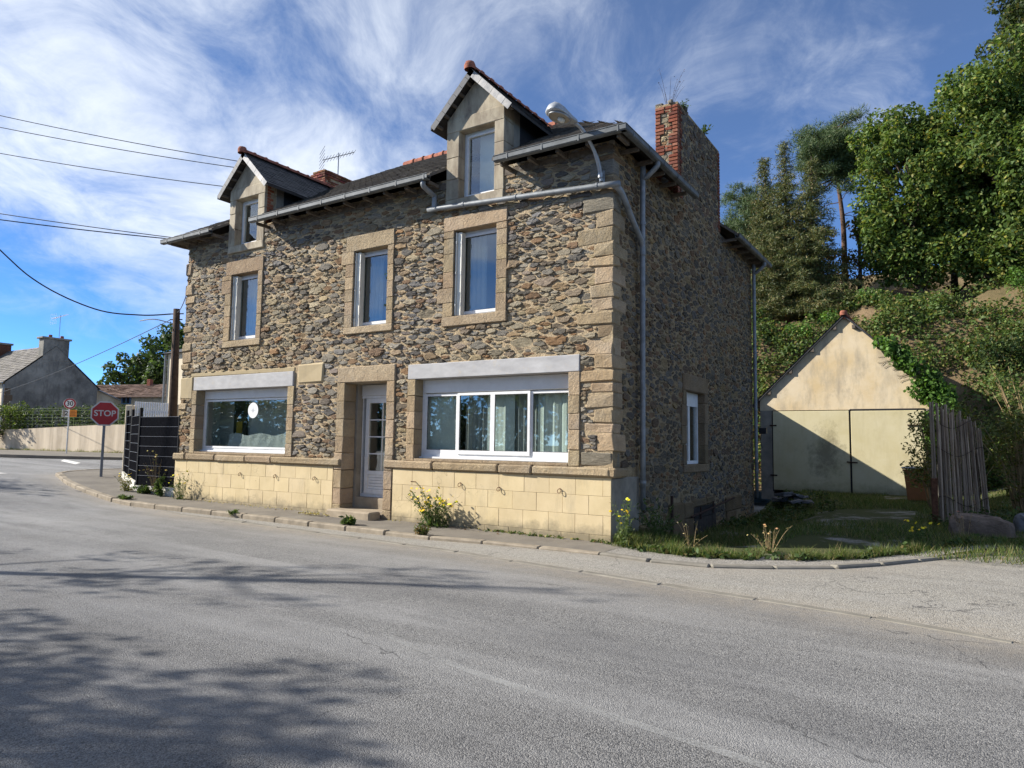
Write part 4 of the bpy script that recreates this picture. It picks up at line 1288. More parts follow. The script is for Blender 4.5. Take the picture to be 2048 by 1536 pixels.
# ------------------------------------------------------------------ roof, dormers, rainwater goods
def slates(A, U, Vv, poly, mat, name, parent, w=.2, ex=.115, lift=.014, lo=.75, hi=1.2, skip=None):
    """slates on the plane A + s U + t V for the polygon poly in (s, t); real overlapping plates"""
    A, U, Vv = Vector(A), Vector(U).normalized(), Vector(Vv).normalized()
    N = U.cross(Vv).normalized()
    if N.z < 0: N = -N
    smin = min(p[0] for p in poly); smax = max(p[0] for p in poly); tmax = max(p[1] for p in poly)
    def inside(s, t):
        c = False; n = len(poly)
        for i in range(n):
            (x0, y0), (x1, y1) = poly[i], poly[(i + 1) % n]
            if (y0 > t) != (y1 > t) and s < (x1 - x0) * (t - y0) / (y1 - y0) + x0: c = not c
        return c
    mb = MB(); t = 0; r = 0
    while t < tmax:
        s = smin - (w / 2 if r % 2 else 0)
        while s < smax:
            sa = max(s, smin); sb = min(s + w, smax)
            if sb - sa > .02 and inside((sa + sb) / 2, min(t + ex / 2, tmax - .01)) and not (skip and skip(s + w / 2, t)):
                k = rnd.uniform(lo, hi); l = lift * rnd.uniform(.7, 1.5); dw = rnd.uniform(0, .004); dt = rnd.uniform(-.006, .006)
                P = [A + U * (sa + .002) + Vv * (t + dt) + N * l, A + U * (sb - .002 - dw) + Vv * (t + dt) + N * l,
                     A + U * (sb - .002 - dw) + Vv * (t + ex * 1.1) + N * .004, A + U * (sa + .002) + Vv * (t + ex * 1.1) + N * .004,
                     A + U * (sa + .002) + Vv * (t + dt) + N * (l - .011), A + U * (sb - .002 - dw) + Vv * (t + dt) + N * (l - .011)]
                mb.add(P, [[0, 1, 2, 3], [4, 5, 1, 0]], (k, k, k * rnd.uniform(.97, 1.06)))
            s += w
        t += ex; r += 1
    o = mb.build(name, mat, parent)
    o['kind'] = 'stuff'
    return o
RX0, RX1, RY0, RY1, RZ = -12.75, .42, -.5, 9.75, 6.80
RIDGE = ((-8.85, 4.62, 9.86), (-3.48, 4.62, 9.86))
def roof():
    e = [(RX0, RY0, RZ), (RX1, RY0, RZ), (RX1, RY1, RZ), (RX0, RY1, RZ)]
    a, b = RIDGE
    YC = .55; zc = RZ + .5977 * (YC + .5); f0, f1 = (RX0 + .762 * (YC + .5), YC, zc), (RX1 - .762 * (YC + .5), YC, zc)
    V = [*e, a, b, f0, f1] + [(x, y, z - .07) for x, y, z in (*e, a, b, f0, f1)]
    mb = MB().add(V, [[6, 7, 5, 4], [2, 3, 4, 5], [3, 0, 6, 4], [14, 12, 13, 15], [10, 13, 12, 11], [11, 12, 14, 8], [2, 10, 11, 3], [3, 11, 8, 0]])
    xc = -.52; zx = RZ + .7846 * (RX1 - xc); th = (RX1 - xc) / 3.9; ya = RY0 + 5.12 * th; yb_ = RY1 - 5.13 * th
    for Q in ([(xc, ya, zx), (xc, yb_, zx), b], [(RX1, RY0, RZ), (RX1, 3.2, RZ), (xc, 3.2, zx), (xc, ya, zx)], [(RX1, 6.36, RZ), (RX1, RY1, RZ), (xc, yb_, zx), (xc, 6.36, zx)]):
        m_ = len(Q)
        mb.add(Q + [(x, y, z - .07) for x, y, z in Q], [list(range(m_)), list(range(m_, 2 * m_))[::-1]] + [[k, k + m_, (k + 1) % m_ + m_, (k + 1) % m_] for k in range(m_)])
    cuts = [RX0] + [q for d in DORM for q in (d['x0'] - .04, d['x1'] + .04)] + [RX1]
    for xa, xb in zip(cuts[::2], cuts[1::2]):
        ta = f0[0] if xa == RX0 else xa; tb = f1[0] if xb == RX1 else xb
        Q = [(xa, RY0, RZ), (xb, RY0, RZ), (tb, YC, zc), (ta, YC, zc)]
        mb.add(Q + [(x, y, z - .07) for x, y, z in Q], [[0, 1, 2, 3], [7, 6, 5, 4], [0, 4, 5, 1], [1, 5, 6, 2], [3, 7, 4, 0]])
    rf = mb.build('roof', 'old_slate', house)
    sl = math.hypot(4.62 - RY0, 9.86 - RZ)
    slates((RX0, RY0, RZ), (1, 0, 0), (0, 4.62 - RY0, 9.86 - RZ), [(0, 0), (RX1 - RX0, 0), (-3.48 - RX0, sl), (-8.85 - RX0, sl)], 'old_slate', 'slates', rf, skip=lambda s, t: t < 1.23 and any(d['x0'] - .1 < RX0 + s < d['x1'] + .1 for d in DORM))
    sr = math.hypot(RX1 + 3.48, 9.86 - RZ)
    slates((RX1, RY0, RZ), (0, 1, 0), (-3.48 - RX1, 0, 9.86 - RZ), [(0, 0), (RY1 - RY0, 0), (4.62 - RY0, sr)], 'old_slate', 'slates', rf, skip=lambda s, t: t < 1.2 and 3.1 < RY0 + s < 6.45)
    x = -8.9
    while x < -3.45:
        mb = MB(); n = 7
        V = []
        for q, (xx, rr) in enumerate(((x, .115), (x + .34, .125), (x + .36, .14), (x + .40, .14))):
            for j in range(n):
                t = math.pi * j / (n - 1) * 1.16 - .25
                V.append((xx, 4.62 + rr * math.cos(t), 9.83 + rr * math.sin(t)))
        mb.add(V, [[q * n + j, q * n + j + 1, (q + 1) * n + j + 1, (q + 1) * n + j] for q in range(3) for j in range(n - 1)])
        mb.build('ridge_tile', 'terracotta', rf, True)
        x += .37
    # rafter ends under the eaves
    for x in np.arange(-12.5, .3, .58):
        if any(d['x0'] - .1 < x < d['x1'] + .1 for d in DORM): continue
        MB().box(x - .028, x + .028, -.38, .02, 6.66, 6.725).build('rafter_end', 'weathered_timber', rf)
    for y in np.arange(.3, 9.5, .62):
        if 3.2 < y < 6.35: continue
        MB().box(-.02, .34, y - .028, y + .028, 6.66, 6.725).build('rafter_end', 'weathered_timber', rf)
    for xa, xb in zip([-12.3] + [d['x1'] + .01 for d in DORM], [d['x0'] - .01 for d in DORM] + [0.0]):
        MB().box(xa, xb, -.03, .02, 6.62, 6.74).build('wall_plate', 'weathered_timber', rf)
    # zinc gutters
    def gutter(a, b, axis):
        prof = [(-.0, .105), (-.010, .095), (-.006, .03), (.02, .012), (.10, .012), (.115, .1), (.108, .1), (.095, .02), (.025, .02), (.004, .035), (.0, .095)]
        g = MB()
        if axis == 'x': g.prism([(-.53 + p, 6.685 + q) for p, q in prof], a, b, 'yz')
        else: g.prism([(.455 - p, 6.685 + q) for p, q in prof], a, b, 'xz')
        o = g.build('gutter', 'zinc', house)
        t = MB().tube([(a, -.535, 6.80), (b, -.535, 6.80)] if axis == 'x' else [(.46, a, 6.80), (.46, b, 6.785)], .010, 6)
        t.build('rolled_edge', 'zinc', o)
        for u in np.arange(a + .3, b, .72):
            if axis == 'x': MB().box(u - .012, u + .012, -.546, -.53, 6.69, 6.79).build('gutter_strap', 'zinc', o)
            else: MB().box(.455, .47, u - .012, u + .012, 6.69, 6.79).build('gutter_strap', 'zinc', o)
    gutter(-12.78, -10.68, 'x'); gutter(-9.12, -3.70, 'x'); gutter(-2.14, .46, 'x')
    gutter(-.52, 3.2, 'y'); gutter(6.36, 9.8, 'y')

def dormer(d, k):
    c, x0, x1, i = d['c'], d['x0'], d['x1'], d['i']
    ZR, HW = (8.69, 8.84)[k], .97
    ze = ZR - HW * .99
    zl = i[3] + .27
    tz = ZR - .12
    xa = min(x1 - c, tz - zl)
    dm = MB().prism([(c - xa, zl), (c + xa, zl), (c, zl + xa * .99)], -.03, .12).build('dormer', 'dormer_stone', house)
    g = lambda: (rnd.uniform(.88, 1.08),) * 3
    MB().cbox(x0, x1, -.05, .3, i[3], zl, .012, .005, g()).build('lintel', 'dormer_stone', dm)
    MB().cbox(x0, x1, -.055, .3, i[2] - .18, i[2], .012, .005, g()).build('sill', 'dormer_stone', dm)
    for a, b in ((x0, i[0]), (i[1], x1)):
        z = i[2]
        while z < i[3] - .01:
            z1 = min(z + rnd.uniform(.36, .5), i[3])
            if i[3] - z1 < .15: z1 = i[3]
            MB().cbox(a, b, -.045 + rnd.uniform(-.004, .004), .3, z + .002, z1 - .002, .01, .004, g()).build('jamb_block', 'dormer_stone', dm)
            z = z1
    fr = MB().ring(i[0], i[1], i[2], i[3], .16, .23, .055).ring(i[0] + .057, i[1] - .057, i[2] + .057, i[3] - .057, .14, .21, .045)
    f = fr.build('window_frame', 'white_frame', dm)
    MB().box(i[0] + .1, i[1] - .1, .175, .181, i[2] + .1, i[3] - .1).build('pane', 'glass', dm)
    if k: MB().box(i[0] + .25, i[1], .33, .34, i[2], i[3]).build('curtain', 'white_sheet', dm)
    else: MB().box(i[0] + .5, i[1], .36, .37, i[2], i[3]).build('curtain', 'grey_curtain', dm)
    # cheeks
    for sgn, xx in ((1, x1), (-1, x0)):
        a, b = (xx - .12, xx - .01) if sgn > 0 else (xx + .01, xx + .12)
        zt = ZR - (abs(xx - c)) * .99 - .04
        yb = lambda z: (z - RZ) / .598 - .5
        MB().prism([(.3, 6.7), (.3, zt), (.52, zt), (.52, 6.9), (.52, 6.7)], a, b, 'yz').build('cheek_render', 'render', dm)
        MB().prism([(.52, 6.85), (.52, zt), (yb(zt), zt)], a, b, 'yz').build('cheek', 'black_board', dm)
        MB().cbox(a, b + .004 * sgn, .0, .3, 6.3, zt, .02, .012, (.7, .62, .52)).build('cheek_return', 'dormer_stone', dm)
    if k == 0:
        for q in range(14):
            MB().cbox(x1 - .07, x1 + .012, .02, .02 + rnd.choice((.1, .18)), 6.85 + q * .072, 6.85 + q * .072 + .062, .006, .003, (.36, .13, .07)).build('brick', 'brick', dm)
    # roof planes
    yF = -.22
    for sgn in (1, -1):
        yb0 = (ZR - RZ) / .5977 - .5; yb1 = yb0 - 1.65 * HW
        P = [(c, yF, ZR), (c, yb0, ZR), (c + sgn * HW, yb1, ze), (c + sgn * HW, yF, ze)]
        V = P + [(x, y, z - .065) for x, y, z in P]
        MB().add(V, [[0, 1, 2, 3], [7, 6, 5, 4], [0, 3, 7, 4], [2, 6, 7, 3], [1, 0, 4, 5], [2, 1, 5, 6]]).build('roof_board', 'dark_timber', dm)
        L = HW * math.sqrt(1 + .99 ** 2)
        slates((c + sgn * HW, yF, ze), (0, 1, 0), (-sgn, 0, .99), [(0, 0), (yb1 - yF, 0), (yb0 - yF, L), (0, L)], 'slate', 'slates', dm, .18, .10, .012, .7, 1.35)
        dv = Vector((sgn, 0, -.99)).normalized(); nv = Vector((.99, 0, sgn * 1.0)).normalized() * sgn
        nseg = 7
        for q in range(nseg):
            s0 = L * q / nseg + .004; s1 = L * (q + 1) / nseg - .002
            p0 = Vector((c, yF - .012 - .002 * (q % 2), ZR + .01)) + dv * s0; p1 = Vector((c, yF - .012 - .002 * (q % 2), ZR + .01)) + dv * s1
            dn = Vector((-dv.z * sgn, 0, dv.x * sgn)); dn = -dn if dn.z > 0 else dn
            wv = dn * .13
            Q = [p0, p1, p1 + wv, p0 + wv]
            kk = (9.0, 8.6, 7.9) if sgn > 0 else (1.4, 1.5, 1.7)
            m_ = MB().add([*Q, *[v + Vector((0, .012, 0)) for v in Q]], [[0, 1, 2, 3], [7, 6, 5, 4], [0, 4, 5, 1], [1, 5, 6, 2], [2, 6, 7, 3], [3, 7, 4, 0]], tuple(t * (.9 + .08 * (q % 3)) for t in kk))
            m_.build('verge_slate', 'slate', dm)
        for q in range(5):       # soffit battens
            s = L * (q + .7) / 5.4
            p = Vector((c, 0, ZR - .075)) + dv * s
            MB().box(p.x - .025, p.x + .025, yF + .01, .0, p.z - .05, p.z).build('soffit_batten', 'weathered_timber', dm)
    y = yF - .03
    while y < 2.8:
        mb = MB(); n = 7; V = []
        for yy, rr in ((y, .10), (y + .3, .105), (y + .315, .12), (y + .35, .12)):
            for j in range(n):
                t = math.pi * j / (n - 1)
                V.append((c + rr * math.cos(t), yy, ZR - .02 + rr * math.sin(t)))
        mb.add(V, [[q * n + j, q * n + j + 1, (q + 1) * n + j + 1, (q + 1) * n + j] for q in range(3) for j in range(n - 1)])
        mb.build('ridge_tile', 'terracotta', dm, True)
        y += .34
    MB().lathe([(.0, .1), (.09, .085), (.115, .02), (.11, -.06)], 10, (c, yF - .03, ZR + .02)).build('ridge_end_tile', 'terracotta', dm, True)
    # lead valley flashing
    MB().add([(c + HW - .1, 1.33, ze + .03), (c + .1, 2.8, ZR - .08), (c + .25, 2.8, ZR - .07), (c + HW + .12, 1.33, ze - .0)], [[0, 1, 2, 3]]).build('flashing', 'zinc', dm)

def pipes():
    def pipe(pts, rad, name, parent=house, col=None):
        return MB().tube(pts, rad, 12).build(name, 'zinc_pipe', parent, True)
    P = [(-3.86, -.44, 6.69), (-3.86, -.42, 6.60), (-3.84, -.16, 6.50), (-3.83, -.12, 6.45), (-3.83, -.12, 6.30), (-3.80, -.12, 6.24), (-3.72, -.12, 6.22), (-.12, -.12, 6.00), (.02, -.10, 5.98), (.1, -.02, 5.94), (.125, .1, 5.86), (.125, .55, 5.52), (.125, .85, 5.32), (.125, .98, 5.2), (.125, 1.0, 5.0)]
    p1 = pipe(catmull(P, 4), .052, 'rain_pipe')
    for q in ((-3.1, -.12, 6.182), (-1.9, -.12, 6.109), (-.25, -.12, 6.008)):
        MB().tube([(q[0] - .02, q[1], q[2] + .001), (q[0] + .02, q[1], q[2] - .001)], .062, 12).build('pipe_collar', 'zinc_pipe', p1)
    p2 = pipe(catmull([(.40, 1.0, 6.69), (.40, 1.0, 6.62), (.16, 1.0, 6.42), (.125, 1.0, 6.34), (.125, 1.0, .46)], 4), .048, 'downpipe')
    p3 = pipe(catmull([(.40, 9.1, 6.69), (.40, 9.1, 6.6), (.15, 9.1, 6.4), (.12, 9.1, 6.3), (.12, 9.1, .2)], 4), .048, 'downpipe')
    for par, y in ((p2, 1.0), (p3, 9.1)):
        for z in (.95, 2.6, 4.2, 5.6):
            MB().tube([(.125 if y < 5 else .12, y, z - .025), (.125 if y < 5 else .12, y, z + .025)], .058, 12).build('pipe_collar', 'zinc_pipe', par)
roof()
for k, d in enumerate(DORM): dormer(d, k)
pipes()
def shadow_wing():  # unseen wing added so its eave casts the diagonal shadow on the garage
    w = MB().box(-7.0, -2.05, 9.26, 15.4, -.3, 3.5).build('shadow_wing', 'render', house)
    MB().prism([(-7.2, 3.55), (-4.5, 4.95), (-1.95, 3.6), (-1.95, 3.67), (-4.5, 5.05), (-7.2, 3.65)], 9.27, 15.6).build('shadow_wing_roof', 'old_slate', w)
    MB().prism([(-7.0, 3.5), (-2.05, 3.5), (-4.5, 4.94)], 15.2, 15.35).build('shadow_wing_gable', 'render', w)
shadow_wing()

def street_lamp():
    L = tag(empty('street_lamp'), 'grey bell shaped street lamp on a curved arm at the house corner', 'street lamp')
    arm = catmull([(-.2, -.06, 6.10), (-.2, -.09, 6.22), (-.21, -.2, 6.45), (-.25, -.38, 6.68), (-.31, -.56, 6.85), (-.37, -.7, 6.93)], 5)
    MB().tube(arm, [.036] * 12 + [.03] * (len(arm) - 12), 10).build('arm', 'lamp_shell', L, True)
    MB().tube([(-.2, -.085, 6.16), (-.2, -.095, 6.24)], .048, 10).build('collar', 'steel', L)
    MB().cbox(-.25, -.15, -.05, -.0, 6.02, 6.3, .008).build('wall_bracket', 'steel', L)
    ax = Vector((-.45, -.72, .18)).normalized()
    base = Vector((-.37, -.70, 6.93))
    q = Vector((0, 0, 1)).rotation_difference(ax).to_matrix().to_4x4()
    tilt = Matrix.Translation(base) @ q
    shell = MB().lathe([(.03, -.03), (.06, .0), (.085, .1), (.12, .2), (.155, .3), (.17, .40), (.16, .47), (.10, .53), (.0, .55)], 20)
    # open the underside: flatten the lower half into a bowl
    V = []
    for x, y, z in shell.v:
        V.append((x, y * (1.0 if y > 0 else .22), z))
    shell.v = V
    up_l = q.inverted() @ Vector((0, 0, 1))
    rot = Matrix.Rotation(math.atan2(up_l.y, up_l.x) - math.pi / 2, 4, 'Z')
    T = tilt @ rot
    shell.xf(T).build('lamp_shell', 'lamp_shell', L, True)
    rim = MB()
    ring = [(.15 * math.cos(t), -.045 , .30 + .19 * math.sin(t)) for t in np.linspace(0, 2 * math.pi, 25)]
    rim.tube([T @ Vector(p) for p in ring], .014, 6, False)
    rim.build('rim', 'steel', L, True)
    bowl = MB(); Vb = []
    for s, dz in ((1.08, -.04), (.8, -.034), (.4, -.032), (.05, -.031)):
        for t in np.linspace(0, 2 * math.pi, 21)[:-1]:
            Vb.append(T @ Vector((.135 * s * math.cos(t), dz - .01, .30 + .19 * s * math.sin(t))))
    bowl.add(Vb, [[r * 20 + j, r * 20 + (j + 1) % 20, (r + 1) * 20 + (j + 1) % 20, (r + 1) * 20 + j] for r in range(3) for j in range(20)])
    bowl.build('reflector', 'lamp_inner', L, True)
    bl = MB().lathe([(.0, -.07), (.04, -.05), (.05, 0), (.03, .06), (.0, .07)], 12)
    bl.xf(T @ Matrix.Translation((0, -.06, .26))).build('bulb', 'bulb', L, True)
street_lamp()

def antenna(name, label, base, h, rz, par='steel'):
    A = tag(empty(name), label, 'antenna')
    b = Vector(base)
    MB().tube([b, b + Vector((0, 0, h))], .018, 6).build('mast', par, A)
    Rm = Matrix.Translation(b + Vector((0, 0, h))) @ Matrix.Rotation(rz, 4, 'Z')
    m_ = MB().tube([(-.5, 0, -.35), (.5, 0, .12)], .014, 5)
    m_.xf(Rm).build('boom', par, A)
    for q in range(11):
        t = q / 10
        e = MB().tube([(-.5 + t, -.22 - .12 * (1 - t), -.35 + .47 * t), (-.5 + t, .22 + .12 * (1 - t), -.35 + .47 * t)], .008, 4)
        e.xf(Rm).build('element', par, A)
    for q in range(7):
        e = MB().tube([(-.52, -.38, -.75 + q * .12), (-.52, .38, -.75 + q * .12)], .008, 4)
        e.xf(Rm).build('reflector_rod', par, A)
    return A
antenna('roof_antenna', 'rake shaped television antenna on the brick chimney', (-11.75, 4.6, 9.9), .95, R(60))

# ------------------------------------------------------------------ left side: fence, signs, pole, neighbours
def mesh_fence():
    F = tag(empty('mesh_fence'), 'black slatted mesh fence on a white plinth beside the house', 'fence')
    pts = [(-12.28, .02), (-14.05, -.06), (-15.95, .76), (-17.6, 1.5)]
    zb = [.30, .40, .45, .52]; zt = 2.16
    for q in range(3):
        a = Vector((*pts[q], 0)); b = Vector((*pts[q + 1], 0)); L = (b - a).length
        T = Matrix.Translation(a) @ Matrix.Rotation(math.atan2(b.y - a.y, b.x - a.x), 4, 'Z')
        z0 = zb[q] + .02; ztop = zt + .05 * q
        rows = 7
        pan = MB().box(.02, L - .02, -.006, .006, z0, ztop - .0).xf(T).build('fence_panel', 'fence_black', F)
        n = int(L / .032)
        for r in range(rows):
            za = z0 + (ztop - z0) * r / rows; zc = z0 + (ztop - z0) * (r + 1) / rows
            s_ = MB()
            for j in range(n):
                x = .03 + (L - .06) * j / n
                w = (L - .06) / n
                s_.box(x, x + w * .86, -.014 - .002 * (j % 2), -.008, za + .018, zc - .018)
                s_.box(x, x + w * .86, .008, .014 + .002 * (j % 2), za + .018, zc - .018)
            s_.xf(T).build('slat_row', 'fence_black', pan)
            MB().tube([(.0, .024, zc), (L, .024, zc)], .006, 5).xf(T).build('wire', 'wire_grey', pan)
        # plinth board
        g0, g1 = gz(a.x), gz(b.x)
        mb = MB().add([(0, -.07, g0 - .1), (L, -.07, g1 - .1), (L, -.07, zb[q + 1] if q else zb[q] + .01), (0, -.07, zb[q]), (0, .07, g0 - .1), (L, .07, g1 - .1), (L, .07, zb[q + 1] if q else zb[q] + .01), (0, .07, zb[q])],
                      [[0, 1, 2, 3], [7, 6, 5, 4], [3, 2, 6, 7], [0, 3, 7, 4], [1, 5, 6, 2]])
        mb.xf(T).build('plinth_board', 'white_plinth', F)
    for q, p in enumerate(pts[1:]):
        MB().cbox(p[0] - .035, p[0] + .035, p[1] - .035, p[1] + .035, gz(p[0]) - .1, 2.42 + .02 * q, .006).build('post', 'fence_metal', F)
    MB().cbox(pts[0][0] - .05, pts[0][0] - .005, -.03, .05, .1, 2.2, .006).build('post', 'fence_metal', F)
mesh_fence()

def text_mesh(body, size, name, mat, parent, T, extrude=.002):
    cu = bpy.data.curves.new(name, 'FONT')
    cu.body = body; cu.size = size; cu.align_x = 'CENTER'; cu.align_y = 'CENTER'; cu.extrude = extrude; cu.offset = .018 * size
    t = bpy.data.objects.new(name, cu)
    me = bpy.data.meshes.new_from_object(t)
    bpy.data.objects.remove(t)
    me.materials.clear(); me.materials.append(M[mat])
    me.transform(T @ Matrix.Rotation(R(90), 4, 'X'))
    return link(name, me, parent)
def face_to(x, y, tx=4.88, ty=-10.68, dev=0):
    return Matrix.Translation((x, y, 0)) @ Matrix.Rotation(math.atan2(tx - x, -(ty - y)) + dev, 4, 'Z')
def disc(r, y0, y1, z, n=40, sx=1):
    return [(r * math.cos(t) * sx, r * math.sin(t) + z) for t in np.linspace(0, 2 * math.pi, n + 1)[:-1]]
def signs():
    x, y = -17.92, .95
    S = tag(empty('stop_sign'), 'red octagonal stop sign with pale border on a grey post', 'road sign')
    T = face_to(x, y)
    zc = 2.34; r = .385 / math.cos(math.pi / 8)
    MB().cbox(-.04, .04, -.02, .03, gz(x) - .1, zc - .2, .006).xf(T).build('post', 'sign_grey', S)
    oct_ = lambda r: [(r * math.cos(R(22.5 + 45 * k)), zc + r * math.sin(R(22.5 + 45 * k))) for k in range(8)]
    pl = MB().prism(oct_(r), -.045, -.02).xf(T).build('plate', 'sign_border', S)
    MB().prism(oct_(r * .895), -.050, -.046).xf(T).build('red_face', 'sign_red', pl)
    tx = text_mesh('STOP', .27, 'lettering', 'sign_border', pl, T @ Matrix.Translation((0, -.053, zc)) @ Matrix.Diagonal((.93, 1, .95, 1)))
    x, y = -34.75, 7.7
    S = tag(empty('speed_limit_sign'), 'round white speed limit sign reading 30 above an orange plate', 'road sign')
    T = face_to(x, y, dev=R(6))
    MB().tube([(0, 0, gz(x) - .1), (0.0, 0, 3.6)], .035, 10).xf(T).build('post', 'galvanised', S)
    d = MB().prism(disc(.285, 0, 0, 3.33), -.06, -.04).xf(T).build('disc', 'sign_white', S)
    MB().prism(disc(.275, 0, 0, 3.33), -.064, -.0605).xf(T).build('red_ring', 'sign_red', d)
    MB().prism(disc(.20, 0, 0, 3.33), -.068, -.0645).xf(T).build('white_face', 'sign_white', d)
    text_mesh('30', .35, 'lettering', 'sign_black', d, T @ Matrix.Translation((0, -.071, 3.33)) @ Matrix.Diagonal((.9, 1, 1, 1)))
    p = MB().prism([(-.32, 2.62), (.01, 2.62), (.01, 3.0), (-.32, 3.0)], -.06, -.04).xf(T).build('white_plate', 'sign_white', S)
    MB().prism([(-.30, 2.64), (-.17, 2.64), (-.17, 2.98), (-.30, 2.98)], -.064, -.061).xf(T).build('plate_edge', 'lamp_inner', p)
    text_mesh('2', .34, 'lettering', 'sign_black', p, T @ Matrix.Translation((-.13, -.066, 2.81)))
    p = MB().prism([(.01, 2.64), (.34, 2.64), (.34, 3.01), (.01, 3.01)], -.062, -.042).xf(T).build('orange_plate', 'sign_orange', S)
    for q in range(4):
        MB().box(.05, .30 - .04 * (q % 2), -.066, -.063, 2.70 + q * .075, 2.725 + q * .075).xf(T).build('text_line', 'rust', p)
signs()

def sag(a, b, s, n=24):
    a, b = Vector(a), Vector(b)
    return [a.lerp(b, t) - Vector((0, 0, 4 * s * t * (1 - t))) for t in np.linspace(0, 1, n)]
def pole_and_wires():
    P = tag(empty('utility_pole'), 'dark wooden utility pole behind the black fence', 'utility pole')
    bx, by = -17.85, 3.2
    MB().tube([(bx, by, .2), (bx + .1, by - .1, 3), (bx + .17, by - .2, 6.02)], [.17, .14, .105], 12).build('shaft', 'pole_wood', P, True)
    top = Vector((bx + .17, by - .2, 6.0))
    for dz, L in ((-.15, .25), (-.35, .2)):
        MB().tube([top + Vector((-L, -.1, dz)), top + Vector((L, .1, dz))], .02, 6).build('bracket', 'rust_dark', P)
    MB().tube([top + Vector((.1, -.05, -.3)), top + Vector((.12, -.1, -2.4))], .02, 6).build('cable_riser', 'black_cable', P)
    MB().tube(catmull([top + Vector((-.12, 0, -.5)), top + Vector((-.6, -.4, -.35)), top + Vector((-1.0, -.7, -.42))], 5), .02, 6).build('lamp_arm', 'galvanised', P)
    def wire(name, a, b, s, r, label):
        tag(MB().tube(sag(a, b, s, 30), r, 5).build(name, 'black_cable'), label, 'cable')
    t2 = tuple(top + Vector((-.2, -.08, -.15)))
    tag(MB().tube(catmull([t2, (-18.9, 2.4, 5.82), (-20.16, 1.53, 6.0), (-21.6, .33, 6.85), (-23.0, -.7, 8.3), (-26.5, -3.6, 12.5)], 8), .024, 5).build('thick_cable', 'black_cable'), 'thick black cable sagging from the pole top', 'cable')
    wire('overhead_wire', tuple(top + Vector((-.2, -.08, -.35))), (-62, 12, 4.2), .5, .014, 'thin wire running from the pole over the grey gable')
    tg = 'wires over the road'
    hi = [((-34, -7.9, 16.2), (-11.0, 2.2, 9.3), 'topmost of the three wires reaching the dormer roof'), ((-34, -7.8, 15.55), (-11.2, 2.0, 9.15), 'middle of the three wires reaching the dormer roof'), ((-34, -7.7, 14.35), (-11.4, 1.8, 8.6), 'lowest of the three wires reaching the dormer roof')]
    for a, b, l in hi: wire('overhead_wire', a, b, .5, .012, l)
    wire('overhead_wire', (-30, -8.5, 10.6), (-12.5, -.2, 6.9), .25, .012, 'upper of two wires meeting at the house gutter end')
    wire('overhead_wire', (-30, -8.4, 10.25), (-12.5, -.2, 6.86), .3, .015, 'lower of two wires meeting at the house gutter end')
    wire('overhead_wire', (bx + .2, by - .2, 5.9), (-12.32, .05, 5.6), .15, .012, 'short wire between the pole and the house wall')
pole_and_wires()

